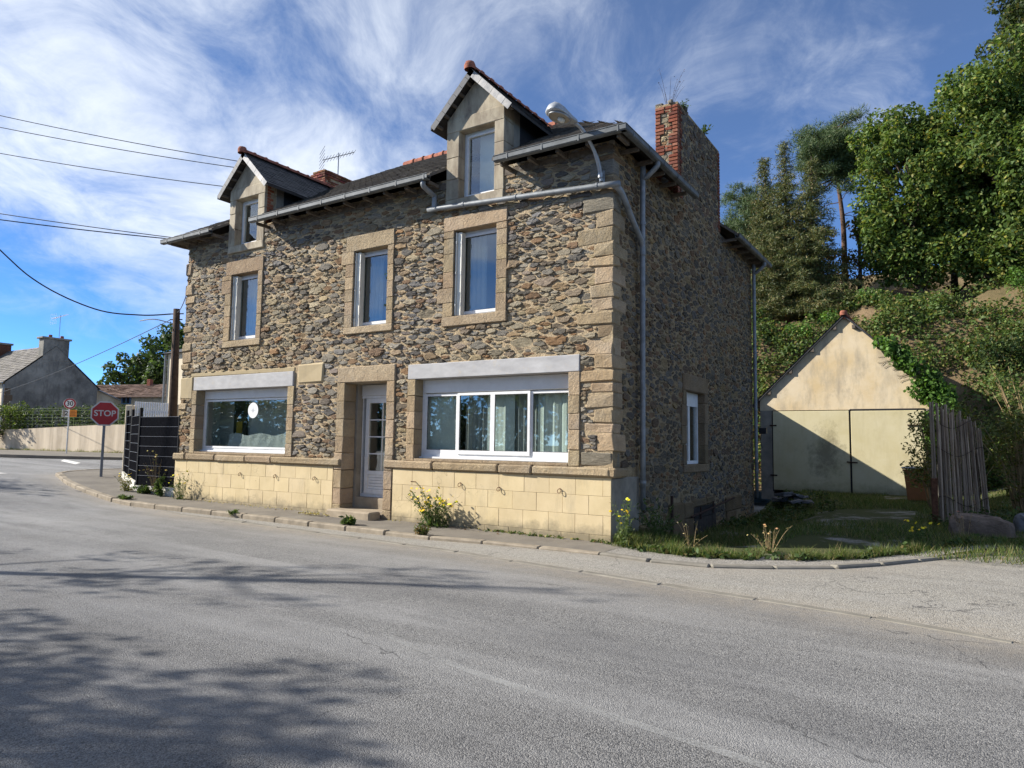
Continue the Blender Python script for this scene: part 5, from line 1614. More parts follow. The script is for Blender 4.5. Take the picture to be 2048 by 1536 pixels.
def tile_rows(A, U, Vv, lu, lv, mat, name, parent, w=.3, ex=.35, lift=.05):
    return slates(A, U, Vv, [(0, 0), (lu, 0), (lu, lv), (0, lv)], mat, name, parent, w, ex, lift, .7, 1.25)
def neighbours():
    # grey gable house
    H = tag(empty('grey_gable_house'), 'old house with mottled grey gable and wide chimney', 'house')
    x, y0, y1, ze, zr = -51.7, 11.25, 17.5, 5.58, 8.3
    ym = (y0 + y1) / 2
    MB().prism([(y0, .3), (y1, .3), (y1, ze - .2), (ym, zr - .12), (y0, ze - .2)], x - .5, x, 'yz').build('gable_wall', 'grey_gable', H)
    MB().box(x - 12, x - .5, y0 + .03, y1 - .03, .3, ze - .25).build('wall', 'cream_house', H)
    for q in range(9):
        MB().cbox(x - .2, x + .03, y0 - .03, y0 + rnd.choice((.35, .5)), .9 + q * .45, .9 + q * .45 + .43, .02, .01, (.45, .43, .42)).build('quoin', 'granite', H)
    rf = MB().add([(x + .05, y0 - .25, ze - .3), (x - 12, y0 - .25, ze - .3), (x - 12, ym, zr), (x + .05, ym, zr), (x + .05, y1 + .25, ze - .3), (x - 12, y1 + .25, ze - .3)], [[0, 3, 2, 1], [3, 4, 5, 2]]).build('roof', 'grey_tile_roof', H)
    L = math.hypot(ym - y0 + .25, zr - ze + .3)
    slates((x - 12, y0 - .25, ze - .3), (1, 0, 0), (0, ym - y0 + .25, zr - ze + .3), [(0, 0), (12.05, 0), (12.05, L), (0, L)], 'grey_tile_roof', 'tiles', rf, .3, .26, .03)
    ch = MB().cbox(x - .75, x + .02, ym - .88, ym + .88, zr - 1.1, zr + .48, .02).build('chimney', 'grey_gable', H)
    MB().cbox(x - .85, x + .1, ym - 1.02, ym + 1.02, zr + .48, zr + .62, .02).build('cap', 'render', ch)
    for dy in (-.3, .5): MB().lathe([(.12, 0), (.12, .2), (.09, .22)], 10, (x - .35, ym + dy, zr + .62)).build('chimney_pot', 'terracotta', ch)
    c2 = MB().cbox(x - 9, x - 8.2, ym - 1.1, ym + .3, zr - .6, zr + .6, .02).build('chimney', 'rust', H)
    MB().cbox(x - 9.1, x - 8.1, ym - 1.2, ym + .4, zr + .6, zr + .75, .02).build('cap', 'render', c2)
    MB().box(x - .05, x + .02, 15.6, 16.4, 2.4, 3.75).build('window', 'black_board', H)
    MB().tube([(x + .1, y0 - .12, .8), (x + .1, y0 - .12, ze - .4)], .05, 8).build('downpipe', 'zinc_pipe', H)
    # lean-to wall running down from the gable
    MB().prism([(17.4, .5), (19.7, .5), (19.7, 4.5), (17.4, 5.4)], x - 1.0, x - .6, 'yz').build('lean_to', 'ochre_wall', H)
    MB().prism([(17.3, 5.45), (19.9, 4.43), (19.9, 4.51), (17.3, 5.53)], x - 1.2, x - .4, 'yz').build('lean_to_coping', 'concrete', H)
    antenna('gable_antenna', 'thin television antenna on the grey gable chimney', (-51.9, 14.6, 8.7), 2.0, R(100))
    # low house with red tile roof
    H = tag(empty('low_tiled_house'), 'low ochre house with faded red tiled roof and blue window', 'house')
    T = Matrix.Translation((-57.0, 17.9, .4)) @ Matrix.Rotation(R(17), 4, 'Z')
    MB().box(0, 10.2, .2, 5, .1, 4.65).xf(T).build('wall', 'ochre_wall', H)
    A = T @ Vector((-.3, -.15, 4.55)); U = T.to_3x3() @ Vector((1, 0, 0)); V = T.to_3x3() @ Vector((0, 3.2, 1.15))
    rf = MB().prism([(-.2, 4.52), (2.95, 5.68), (6, 4.55), (6, 4.42), (2.95, 5.55), (-.2, 4.4)], -.3, 10.4, 'yz').xf(T).build('roof', 'red_tile_roof', H)
    slates(A, U, V, [(0, 0), (10.7, 0), (10.7, 3.3), (0, 3.3)], 'red_tile_roof', 'tiles', rf, .26, .33, .06)
    MB().cbox(5.3, 5.65, 2.6, 2.95, 5.4, 6.1, .02).xf(T).build('chimney', 'terracotta', H)
    for xa, xb in ((5.25, 6.15), (2.6, 3.2)):
        w = MB().ring(xa, xb, 3.85 if xa > 4 else 4.25, 4.6, .12, .22, .08).xf(T).build('window', 'blue_paint', H)
        MB().box((xa + xb) / 2 - .03, (xa + xb) / 2 + .03, .13, .2, 3.9 if xa > 4 else 4.3, 4.55).xf(T).build('mullion', 'blue_paint', w)
        MB().box(xa + .06, xb - .06, .18, .199, 3.9 if xa > 4 else 4.3, 4.55).xf(T).build('pane', 'black_board', w)
    # cream house sliver
    H = tag(empty('cream_house'), 'tall cream rendered house half hidden behind the pole', 'house')
    T = Matrix.Translation((-23.75, 6.4, 0))
    MB().box(0, 9, 0, 8, .2, 5.2).xf(T).build('wall', 'cream_house', H)
    MB().add([(-.15, -.2, 5.2), (9.2, -.2, 5.2), (9.2, 8.2, 5.2), (-.15, 8.2, 5.2), (3, 4, 6.9), (6, 4, 6.9)], [[0, 1, 5, 4], [1, 2, 5], [2, 3, 4, 5], [3, 0, 4], [3, 2, 1, 0]]).xf(T).build('roof', 'slate', H)
    MB().tube([(-.06, -.06, .4), (-.06, -.06, 5.2)], .05, 8).xf(T).build('downpipe', 'zinc_pipe', H)
    # white picket gate
    G = tag(empty('picket_gate'), 'white slatted gate rising behind the black fence', 'gate')
    a = Vector((-20.97, 3.57, 0)); b = Vector((-19.75, 4.34, 0)); L = (b - a).length
    T = Matrix.Translation(a) @ Matrix.Rotation(math.atan2(b.y - a.y, b.x - a.x), 4, 'Z')
    n = 17
    for q in range(n):
        x = L * q / n
        MB().cbox(x, x + L / n * .66, -.015, .015, 1.2, 2.93 - .05 * q / n, .004).xf(T).build('slat', 'white_picket', G)
    for z in (1.4, 2.5): MB().box(0, L, .016, .05, z, z + .1).xf(T).build('rail', 'white_picket', G)
    MB().cbox(-.28, -.02, -.12, .14, .4, 2.8, .02).xf(T).build('gate_post', 'cream_house', G)
    MB().cbox(L + .02, L + .26, -.12, .14, .4, 2.85, .02).xf(T).build('gate_post', 'cream_house', G)
    # retaining wall, pavement edge
    Wn = tag(empty('retaining_wall'), 'long pale retaining wall with dark vertical streaks', 'wall')
    P = resample(catmull([(-75, 5.5), (-60, 7.2), (-47, 8.9), (-38, 10), (-33.5, 10.6), (-29, 11.5)]), 2.0)
    for p, q in zip(P[:-1], P[1:]):
        dv = Vector((q[0] - p[0], q[1] - p[1], 0)); T = Matrix.Translation((p[0], p[1], 0)) @ Matrix.Rotation(math.atan2(dv.y, dv.x), 4, 'Z')
        t0 = 1.95 + .36 * sstep(-48, -34, p[0]); t1 = 1.95 + .36 * sstep(-48, -34, q[0])
        l = dv.length
        MB().add([(0, -.0, .1), (l, -.0, .1), (l, 0, t1), (0, 0, t0), (0, .25, .1), (l, .25, .1), (l, .25, t1), (0, .25, t0)], [[0, 1, 2, 3], [7, 6, 5, 4], [3, 2, 6, 7], [0, 3, 7, 4], [1, 5, 6, 2]]).xf(T).build('wall_section', 'streaked_wall', Wn)
    F = tag(empty('wire_fence'), 'thin green wire fence on top of the retaining wall', 'fence')
    for k, p in enumerate(P[12:-1]):
        MB().tube([(p[0] - .1, p[1] + .1, 1.8), (p[0] - .1, p[1] + .1, 3.2)], .02, 5).build('fence_post', 'stem', F)
    for z in (2.2, 2.4, 2.6, 2.8, 3.0, 3.15):
        MB().tube([(p[0] - .1, p[1] + .1, z + .12) for p in P[12:-1]], .008, 4).build('wire', 'stem', F)
neighbours()

# ------------------------------------------------------------------ right side: garage, fence, bin, rock
GY = 16.0
def garage():
    G = tag(empty('garage'), 'ochre gabled garage with two pale yellow doors', 'garage')
    xl, xr, xm, ze, za = -1.38, 4.42, 1.52, 3.32, 6.2
    dl, dr, dt = -.94, 3.86, 2.92
    MB().prism([(xl, ze), (xl, dt), (xr, dt), (xr, ze), (xm, za)], GY, GY + .25).build('gable_wall', 'ochre_wall', G)
    MB().box(xl, dl, GY, GY + .25, -.3, dt).build('gate_pier', 'render', G)
    MB().box(dr, xr, GY, GY + .25, -.3, dt).build('gate_pier', 'render', G)
    MB().box(xl, xl + .25, GY + .25, GY + 6, -.3, ze - .02).build('side_wall', 'render', G)
    MB().box(xr - .25, xr, GY + .25, GY + 6, -.3, ze - .02).build('side_wall', 'render', G)
    MB().box(xl + .25, xr - .25, GY + 5.8, GY + 6, -.3, ze).build('rear_wall', 'render', G)
    sp = 1.62
    for a, b, n in ((dl, sp - .02, 'garage_door'), (sp + .03, dr, 'garage_door')):
        dy = .0 if a < 0 else -.04
        d = MB().cbox(a + .01, b, GY - .05 + dy, GY - .005 + dy, .05, dt - .03 + (.0 if a < 0 else -.02), .01, .004).build(n, 'garage_door', G)
        for z in (.55, 2.35):
            xx = a + .02 if a < 0 else b - .5
            MB().box(xx - .12 if a < 0 else xx, xx + (.12 if a < 0 else .5), GY - .075 + dy, GY - .05 + dy, z, z + .05).build('hinge', 'rust_dark', d)
    MB().tube([(sp - .12, GY - .1, 1.12), (sp + .22, GY - .1, 1.1)], .025, 6).build('latch', 'rust_dark', G)
    MB().box(sp - .05, sp + .06, GY - .02, GY + .02, .0, dt - .02).build('door_gap', 'black_board', G)
    MB().box(dl - .02, dl + .015, GY - .03, GY + .0, .0, dt - .02).build('door_gap', 'black_board', G)
    MB().box(sp, dr, GY - .02, GY + .02, dt - .05, dt + .02).build('door_gap', 'black_board', G)
    # roof
    for s in (-1, 1):
        ex = xl - .25 if s < 0 else xr + .25
        k = (za - ze) / (xm - xl)
        zz = ze - .25 * k
        P = [(xm, GY - .12, za + .06), (xm, GY + 6.2, za + .06), (ex, GY + 6.2, zz + .06), (ex, GY - .12, zz + .06)]
        V = P + [(a, b, c - .08) for a, b, c in P]
        r = MB().add(V, [[0, 1, 2, 3], [7, 6, 5, 4], [0, 3, 7, 4], [2, 6, 7, 3], [1, 0, 4, 5], [2, 1, 5, 6]]).build('roof', 'slate', G)
        L = math.hypot(xm - ex, za - zz)
        slates((ex, GY - .14, zz + .06), (0, 1, 0), (xm - ex, 0, za - zz), [(0, 0), (6.2, 0), (6.2, L), (0, L)], 'slate', 'slates', r, .22, .15, .016)
        for q in range(4):
            t = (q + .4) / 4.2
            x = xm + (ex - xm) * t; z = za + (zz - za) * t
            MB().box(x - .05, x + .05, GY - .1, GY, z - .16, z - .03).build('purlin_end', 'weathered_timber', G)
    MB().lathe([(.0, .1), (.09, .085), (.12, .02), (.12, -.08)], 10, (xm, GY - .12, za + .1)).build('ridge_end_tile', 'terracotta', G, True)
    y = GY - .1
    while y < GY + 6:
        MB().tube([(xm, y, za + .03), (xm, y + .34, za + .03)], [.12, .135], 10).build('ridge_tile', 'terracotta', G); y += .36
    MB().tube([(xl - .28, GY - .25, ze - .22), (xl - .28, GY + 6, ze - .2)], .07, 8).build('gutter', 'black_board', G)
    lamp = tag(empty('flood_lamp'), 'small black flood lamp on the rear corner of the house', 'lamp')
    MB().cbox(.14, .34, 9.32, 9.42, 1.95, 2.12, .01).build('lamp_body', 'sign_black', lamp)
    MB().tube([(-.02, 9.26, 2.0), (.16, 9.36, 2.02)], .015, 6).build('bracket', 'sign_black', lamp)
    MB().tube([(.2, 9.4, 1.95), (.16, 9.4, 1.75), (.22, 9.4, 1.55)], .008, 5).build('lead', 'sign_black', lamp)
garage()

def cane_fence():
    F = tag(empty('cane_fence'), 'ragged upright bundle of weathered bamboo canes by the yard entrance', 'fence')
    a = Vector((4.33, 7.0, 0)); b = Vector((5.32, 7.5, 0))
    n = 62
    for q in range(n):
        t = min(1.0, max(0.0, (q + rnd.uniform(-.4, .4)) / (n - 1)))
        p = a.lerp(b, t) + Vector((rnd.uniform(-.02, .02), rnd.uniform(-.06, .06), 0))
        h = 2.66 - .55 * t ** 1.3 + rnd.uniform(-.16, .04) - (rnd.random() < .12) * rnd.uniform(.2, .6)
        lean = Vector((rnd.uniform(.0, .05) + .10 * (t - .2), rnd.uniform(-.05, .05), 0))
        r = rnd.uniform(.010, .022)
        pts = [p + Vector((0, 0, -.1)) - lean * 0, p + Vector((rnd.uniform(-.015, .015), 0, h * .5)) - lean * .5, p - lean + Vector((0, 0, h))]
        pts = catmull(pts, 5)
        rad = [r * (1.15 if j % 3 == 1 else 1.0) for j in range(len(pts))]
        k = rnd.uniform(.55, 1.3)
        MB().tube(pts, rad, 6, True, (k, k * .97, k * .93)).build('cane', 'cane', F)
    for z in (.5, 1.55, 2.15):
        pts = [a.lerp(b, t) + Vector((0, -.06 + .03 * math.sin(t * 19), z + .1 * math.sin(t * 7 + z))) for t in np.linspace(0, 1, 18)]
        MB().tube(pts, .006, 5).build('tie_wire', 'rust_dark', F)
    MB().cbox(4.28, 4.40, 6.86, 6.95, -.1, .98, .01, .006).build('rusty_post', 'rust', F)
    mb = MB()
    for q in range(14):
        p = a.lerp(b, rnd.uniform(.2, 1)); z = rnd.uniform(.1, 1.6)
        pts = [(p.x, p.y - .08, z)]
        for j in range(5):
            pts.append((pts[-1][0] + rnd.uniform(-.12, .14), pts[-1][1] + rnd.uniform(-.04, .04), pts[-1][2] + rnd.uniform(-.05, .2)))
        mb.tube(pts, .004, 4)
    mb.build('dry_twigs', 'dry_stem', F)
cane_fence()
def wheelie_bin():
    B = tag(empty('wheelie_bin'), 'brown wheelie bin with grey lid in front of the garage', 'bin')
    T = Matrix.Translation((3.72, 13.6, .02)) @ Matrix.Rotation(R(-8), 4, 'Z')
    V = [(-.24, -.26, .06), (.24, -.26, .06), (.24, .26, .06), (-.24, .26, .06), (-.31, -.36, .95), (.31, -.36, .95), (.31, .36, .95), (-.31, .36, .95)]
    MB().add(V, [[3, 2, 1, 0], [4, 5, 6, 7], [0, 1, 5, 4], [1, 2, 6, 5], [2, 3, 7, 6], [3, 0, 4, 7]]).xf(T).build('body', 'bin_brown', B)
    MB().ring(-.33, .33, .90, .97, -.385, -.355, .02).xf(T).build('rim', 'bin_brown', B)
    MB().cbox(-.36, .35, -.42, .40, .97, 1.05, .03, .012).xf(T).build('lid', 'bin_lid', B)
    MB().tube([(-.25, .42, .97), (.25, .42, .97)], .02, 8).xf(T).build('handle', 'bin_lid', B)
    for x in (-.27, .27): MB().tube([(x - .03, .28, .1), (x + .03, .28, .1)], .1, 14).xf(T).build('wheel', 'sign_black', B)
wheelie_bin()
def stone_lump(name, label, c, s, seed, mat='rock', cat='rock'):
    g = random.Random(seed)
    V = []; F = []; nu, nv = 14, 9
    for i in range(nv + 1):
        for j in range(nu):
            ph = math.pi * i / nv; th = 2 * math.pi * j / nu
            p = Vector((math.sin(ph) * math.cos(th), math.sin(ph) * math.sin(th), math.cos(ph)))
            p = Vector([math.copysign(abs(q) ** .55, q) for q in p])
            k = 1 + g.uniform(-.09, .09)
            V.append((c[0] + p.x * s[0] * k, c[1] + p.y * s[1] * k, c[2] + p.z * s[2] * k * (1.15 - .25 * p.x)))
    for i in range(nv):
        for j in range(nu):
            F.append([i * nu + j, i * nu + (j + 1) % nu, (i + 1) * nu + (j + 1) % nu, (i + 1) * nu + j])
    return tag(MB().add(V, F).build(name, mat), label, cat)
stone_lump('boulder', 'large flat brown boulder at the yard entrance', (5.12, 4.75, .16), (.5, .3, .22), 4)
stone_lump('boulder', 'smaller pale rock lying behind the flat boulder', (5.95, 5.9, .15), (.3, .25, .2), 5, 'rubble_slate')
for q in range(9):
    g = random.Random(q)
    o = MB().cbox(-.22, .22, -.15, .15, -.03, .03, .012, .02).xf(Matrix.Translation((.35 + .09 * q + g.uniform(-.1, .1), 10.3 + g.uniform(-.5, .6), .03 + .06 * max(0, 4 - abs(q - 4)) + .02)) @ Matrix.Rotation(g.uniform(0, 3), 4, 'Z') @ Matrix.Rotation(g.uniform(-.25, .25), 4, 'X')).build('loose_slab', 'rubble_slate')
    tag(o, 'loose slate slab in the heap behind the rear downpipe', 'stone slab', 'slabs heaped behind the house')

# ------------------------------------------------------------------ vegetation
def leaf_quads(Cn, size, nrm=None, aspect=.55, g=nr, spread=1.0):
    """diamond leaves at Cn; size per leaf; nrm preferred normal"""
    n = len(Cn)
    d = g.normal(size=(n, 3))
    if nrm is not None: d = d * spread + nrm * 1.0
    d /= np.linalg.norm(d, axis=1, keepdims=True) + 1e-9
    a = g.normal(size=(n, 3)); a -= (a * d).sum(1, keepdims=True) * d
    a /= np.linalg.norm(a, axis=1, keepdims=True) + 1e-9
    b = np.cross(d, a)
    L = size[:, None] * .5; Wd = L * aspect
    V = np.empty((n, 4, 3))
    V[:, 0] = Cn + a * L; V[:, 1] = Cn + b * Wd + d * L * .12; V[:, 2] = Cn - a * L; V[:, 3] = Cn - b * Wd + d * L * .12
    F = np.arange(4 * n).reshape(n, 4)
    return V.reshape(-1, 3), F
def leaf_cols(n, pal, g=nr, lo=.7, hi=1.3):
    p = np.array([c for c, _ in pal]); w = np.array([x for _, x in pal], float); w /= w.sum()
    c = p[g.choice(len(p), n, p=w)] * g.uniform(lo, hi, (n, 1))
    return np.clip(c, 0, 1)
def blob_points(c, r, n, g=nr, shell=.55):
    d = g.normal(size=(n, 3)); d /= np.linalg.norm(d, axis=1, keepdims=True)
    k = (shell + (1 - shell) * g.random((n, 1)) ** .6)
    k *= 1 + .16 * np.sin(d[:, :1] * 5 + c[0]) * np.cos(d[:, 1:2] * 4 + c[1])
    return np.asarray(c) + d * k * np.asarray(r), d
def foliage(name, blobs, parent, pal, size=.16, dens=420, mat='leaf', aspect=.55, spread=.9, shell=.55, seed=1):
    g = np.random.default_rng(seed)
    Vs = []; Fs = []; Cs = []; off = 0
    for c, r in blobs:
        r = np.asarray(r if hasattr(r, '__len__') else (r, r, r), float)
        n = max(10, int(dens * (r[0] * r[1] + r[0] * r[2] + r[1] * r[2]) / 3))
        P, d = blob_points(c, r, n, g, shell)
        s = size * g.uniform(.65, 1.3, n)
        V, F = leaf_quads(P, s, d * .6 + np.array((0, 0, .55)), aspect, g, spread)
        cc = leaf_cols(n, pal, g) * g.uniform(.8, 1.15)
        Vs.append(V); Fs.append(F + off); Cs.append(cc); off += len(V)
    return np_mesh(name, np.vstack(Vs), np.vstack(Fs), np.vstack(Cs), mat, parent)
CHEST = [((.1, .155, .034), 6), ((.07, .12, .03), 5), ((.165, .2, .045), 3), ((.27, .25, .06), 1.0), ((.12, .18, .05), 3)]
def chestnut(label, base, h, cen, rad, nb, seed, dens=520, size=.215, pal=CHEST, name='broadleaf_tree', group=None):
    T = tag(empty(name), label, 'tree', group)
    g = random.Random(seed)
    b = Vector(base); c = Vector(cen)
    top = Vector((c.x, c.y, c.z + rad[2] * .55))
    tr = catmull([b - Vector((0, 0, .3)), b.lerp(top, .35) + Vector((g.uniform(-.15, .15), g.uniform(-.15, .15), 0)), b.lerp(top, .7), top], 4)
    r0 = h * .022
    MB().tube(tr, [r0 * (1 - .85 * i / (len(tr) - 1)) for i in range(len(tr))], 9).build('trunk', 'bark', T, True)
    blobs = []; lim = MB()
    for q in range(nb):
        for _ in range(30):
            d = Vector((g.gauss(0, 1), g.gauss(0, 1), g.gauss(0, 1))).normalized()
            k = g.uniform(.45, 1.0)
            p = c + Vector((d.x * rad[0] * k, d.y * rad[1] * k, d.z * rad[2] * k))
            break
        s = g.uniform(.16, .30) * (rad[0] + rad[2]) * .5 * (1.15 - .4 * k)
        blobs.append((tuple(p), (s, s, s * g.uniform(.7, 1.0))))
        if q % 2 == 0:
            t = min(.95, max(.15, (p.z - b.z) / (top.z - b.z) * .75))
            st = Vector(tr[int(t * (len(tr) - 1))])
            lim.tube([st, st.lerp(p, .5) + Vector((0, 0, .15)), p], [r0 * .35, r0 * .2, r0 * .06], 5)
    lim.build('limbs', 'bark', T)['kind'] = 'stuff'
    foliage('crown', blobs, T, pal, size, dens, seed=seed)
    return T
PINE = [((.075, .12, .05), 5), ((.11, .155, .065), 4), ((.05, .085, .04), 3), ((.15, .17, .07), 1.4)]
def needles(name, tufts, parent, pal, n=70, L=.3, seed=1, w=.018, down=0.0):
    """tufts of thin needles: one sliver triangle each"""
    g = np.random.default_rng(seed)
    Cn = np.repeat(np.array([t[0] for t in tufts]), n, 0); rr = np.repeat(np.array([t[1] for t in tufts]), n)
    m = len(Cn)
    off = g.normal(size=(m, 3)) * rr[:, None] * np.array((1, 1, .55))
    Cn = Cn + off
    d = g.normal(size=(m, 3)) + np.array((0, 0, .7 - down)) + off / (rr[:, None] + 1e-6) * .5
    d /= np.linalg.norm(d, axis=1, keepdims=True)
    s = np.cross(d, g.normal(size=(m, 3))); s /= np.linalg.norm(s, axis=1, keepdims=True)
    l = (L * g.uniform(.6, 1.3, m))[:, None]
    V = np.empty((m, 3, 3)); V[:, 0] = Cn - s * w; V[:, 1] = Cn + s * w; V[:, 2] = Cn + d * l
    return np_mesh(name, V.reshape(-1, 3), np.arange(3 * m).reshape(m, 3), leaf_cols(m, pal, g), 'needle', parent)
def pine(label, base, h, cen, rad, nb, seed, group=None):
    T = tag(empty('pine_tree'), label, 'tree', group)
    g = random.Random(seed)
    b = Vector(base); c = Vector(cen); top = Vector((c.x + .1, c.y, c.z + rad[2] * .8))
    tr = catmull([b, b.lerp(top, .4) + Vector((.12, 0, 0)), b.lerp(top, .75) + Vector((-.1, 0, 0)), top], 5)
    MB().tube(tr, [h * .016 * (1 - .82 * i / (len(tr) - 1)) for i in range(len(tr))], 9).build('trunk', 'pine_bark', T, True)
    lim = MB(); tufts = []
    for q in range(nb):
        d = Vector((g.gauss(0, 1), g.gauss(0, 1), g.gauss(0, .9))).normalized(); k = g.uniform(.35, 1)
        p = c + Vector((d.x * rad[0] * k, d.y * rad[1] * k, d.z * rad[2] * k))
        t = min(.97, max(.3, (p.z - .5 - b.z) / (top.z - b.z)))
        st = Vector(tr[int(t * (len(tr) - 1))])
        mid = st.lerp(p, .55) + Vector((0, 0, -.12))
        lim.tube([st, mid, p], [h * .005, h * .0035, .012], 5)
        for j in range(9):
            a = st.lerp(p, g.uniform(.6, 1.08)) + Vector((g.gauss(0, .26), g.gauss(0, .26), g.gauss(0, .13)))
            tufts.append((tuple(a), g.uniform(.1, .2)))
    for q in range(8):     # dead lower branches
        st = Vector(tr[int(g.uniform(.4, .65) * (len(tr) - 1))]); a = g.uniform(0, 6.28)
        e = st + Vector((math.cos(a) * g.uniform(.6, 1.4), math.sin(a) * 1.0, g.uniform(-.2, .4)))
        lim.tube([st, st.lerp(e, .5) + Vector((0, 0, .1)), e], [.03, .02, .008], 4)
    lim.build('branches', 'pine_bark', T)['kind'] = 'stuff'
    needles('crown', tufts, T, PINE, 62, .24, seed, .016)
    return T
FIR = [((.06, .085, .03), 4), ((.1, .12, .04), 4), ((.15, .15, .05), 3), ((.2, .15, .06), 1.2)]
def fir(label, base, h, r, seed, group=None, pal=FIR):
    T = tag(empty('fir_tree'), label, 'tree', group)
    g = random.Random(seed); b = Vector(base)
    MB().tube([b, b + Vector((0, 0, h * .5)), b + Vector((.05, 0, h))], [h * .015, h * .009, .015], 8).build('trunk', 'bark', T, True)
    tufts = []; lim = MB(); z = .06
    while z < .985:
        R_ = r * (1 - z) ** 1.1 + .10
        for j in range(6 if z < .8 else 4):
            a = g.uniform(0, 6.28); L = R_ * g.uniform(.6, 1.15)
            st = b + Vector((0, 0, h * z)); e = st + Vector((math.cos(a) * L, math.sin(a) * L, -.18 * L + .12))
            lim.tube([st, e], [.025, .006], 4)
            m = max(2, int(L / .16))
            for q in range(m):
                t = (q + .6) / m
                p = st.lerp(e, t) + Vector((g.gauss(0, .05), g.gauss(0, .05), -.05))
                tufts.append((tuple(p), .10 + .06 * (1 - t)))
        z += .024 * (10 / h) ** .3
    lim.build('branches', 'bark', T)['kind'] = 'stuff'
    needles('crown', tufts, T, pal, 24, .17, seed, .02, .9)
    return T
bz = build_ground.bz; yz = build_ground.yz; kerb_y = build_ground.kerb_y

chestnut('broad chestnut tree with yellow green crown standing alone beside the pine', (3.5, 28, bz(3.5, 28)), 10.5, (3.0, 28, 14.2), (2.5, 2.4, 5.4), 135, 21)
chestnut('tallest chestnut tree filling the right edge of the wooded bank', (6.4, 27.6, bz(6.4, 27.6)), 12, (7.2, 28, 14.7), (3.4, 3.0, 6.2), 165, 22)
chestnut('dark oak crown high in the top right corner', (10.2, 30, bz(10.2, 30)), 14, (9.4, 30, 21.2), (3.0, 2.6, 3.9), 90, 23, pal=[((.04, .06, .025), 4), ((.06, .085, .03), 3), ((.12, .11, .04), 1)])
chestnut('low chestnut with brown undergrowth at the right bank edge', (10.5, 29, bz(10.5, 29)), 9, (11.0, 29, 13.0), (3.0, 2.6, 4.2), 80, 24)
chestnut('dim leafy tree filling the gap between the two chestnuts', (4.8, 31.5, bz(4.8, 31.5)), 9, (4.9, 31.5, 13.2), (2.6, 2.0, 3.6), 60, 25, 260, pal=[((.04, .065, .025), 4), ((.06, .09, .03), 3)])
pine('tall pine with bare reddish trunk and open crown against the sky', (-.2, 30, bz(-.2, 30)), 11, (-.5, 30, 17.6), (2.5, 2.2, 2.3), 80, 31)
pine('pine with pale green crown just right of the big chimney', (-5.6, 33, bz(-5.6, 33)), 9, (-6.1, 33, 15.4), (2.3, 2.2, 3.0), 52, 32)
fir('tallest dark fir spire left of the open pine', (-2.55, 27, bz(-2.55, 27)), 9.7, 2.7, 41)
fir('dark fir leaning towards the big chimney, left of the tallest spire', (-3.7, 27.6, bz(-3.7, 27.6)), 8.9, 2.4, 42)
fir('dark fir with the lower spire beneath the open pine', (-1.2, 26.6, bz(-1.2, 26.6)), 8.6, 2.8, 43)
AUT = [((.16, .13, .04), 4), ((.2, .13, .045), 3), ((.12, .12, .035), 4), ((.28, .15, .05), 1)]
chestnut('thin autumn brown tree below the open pine', (.6, 29, bz(.6, 29)), 6, (.7, 29, 11.6), (1.5, 1.3, 2.4), 46, 26, 240, .2, AUT)
chestnut('olive brown sapling screen behind the firs', (-3.2, 30, bz(-3.2, 30)), 6, (-2.8, 30.5, 12.0), (2.8, 1.2, 2.6), 60, 27, 240, .2, AUT)

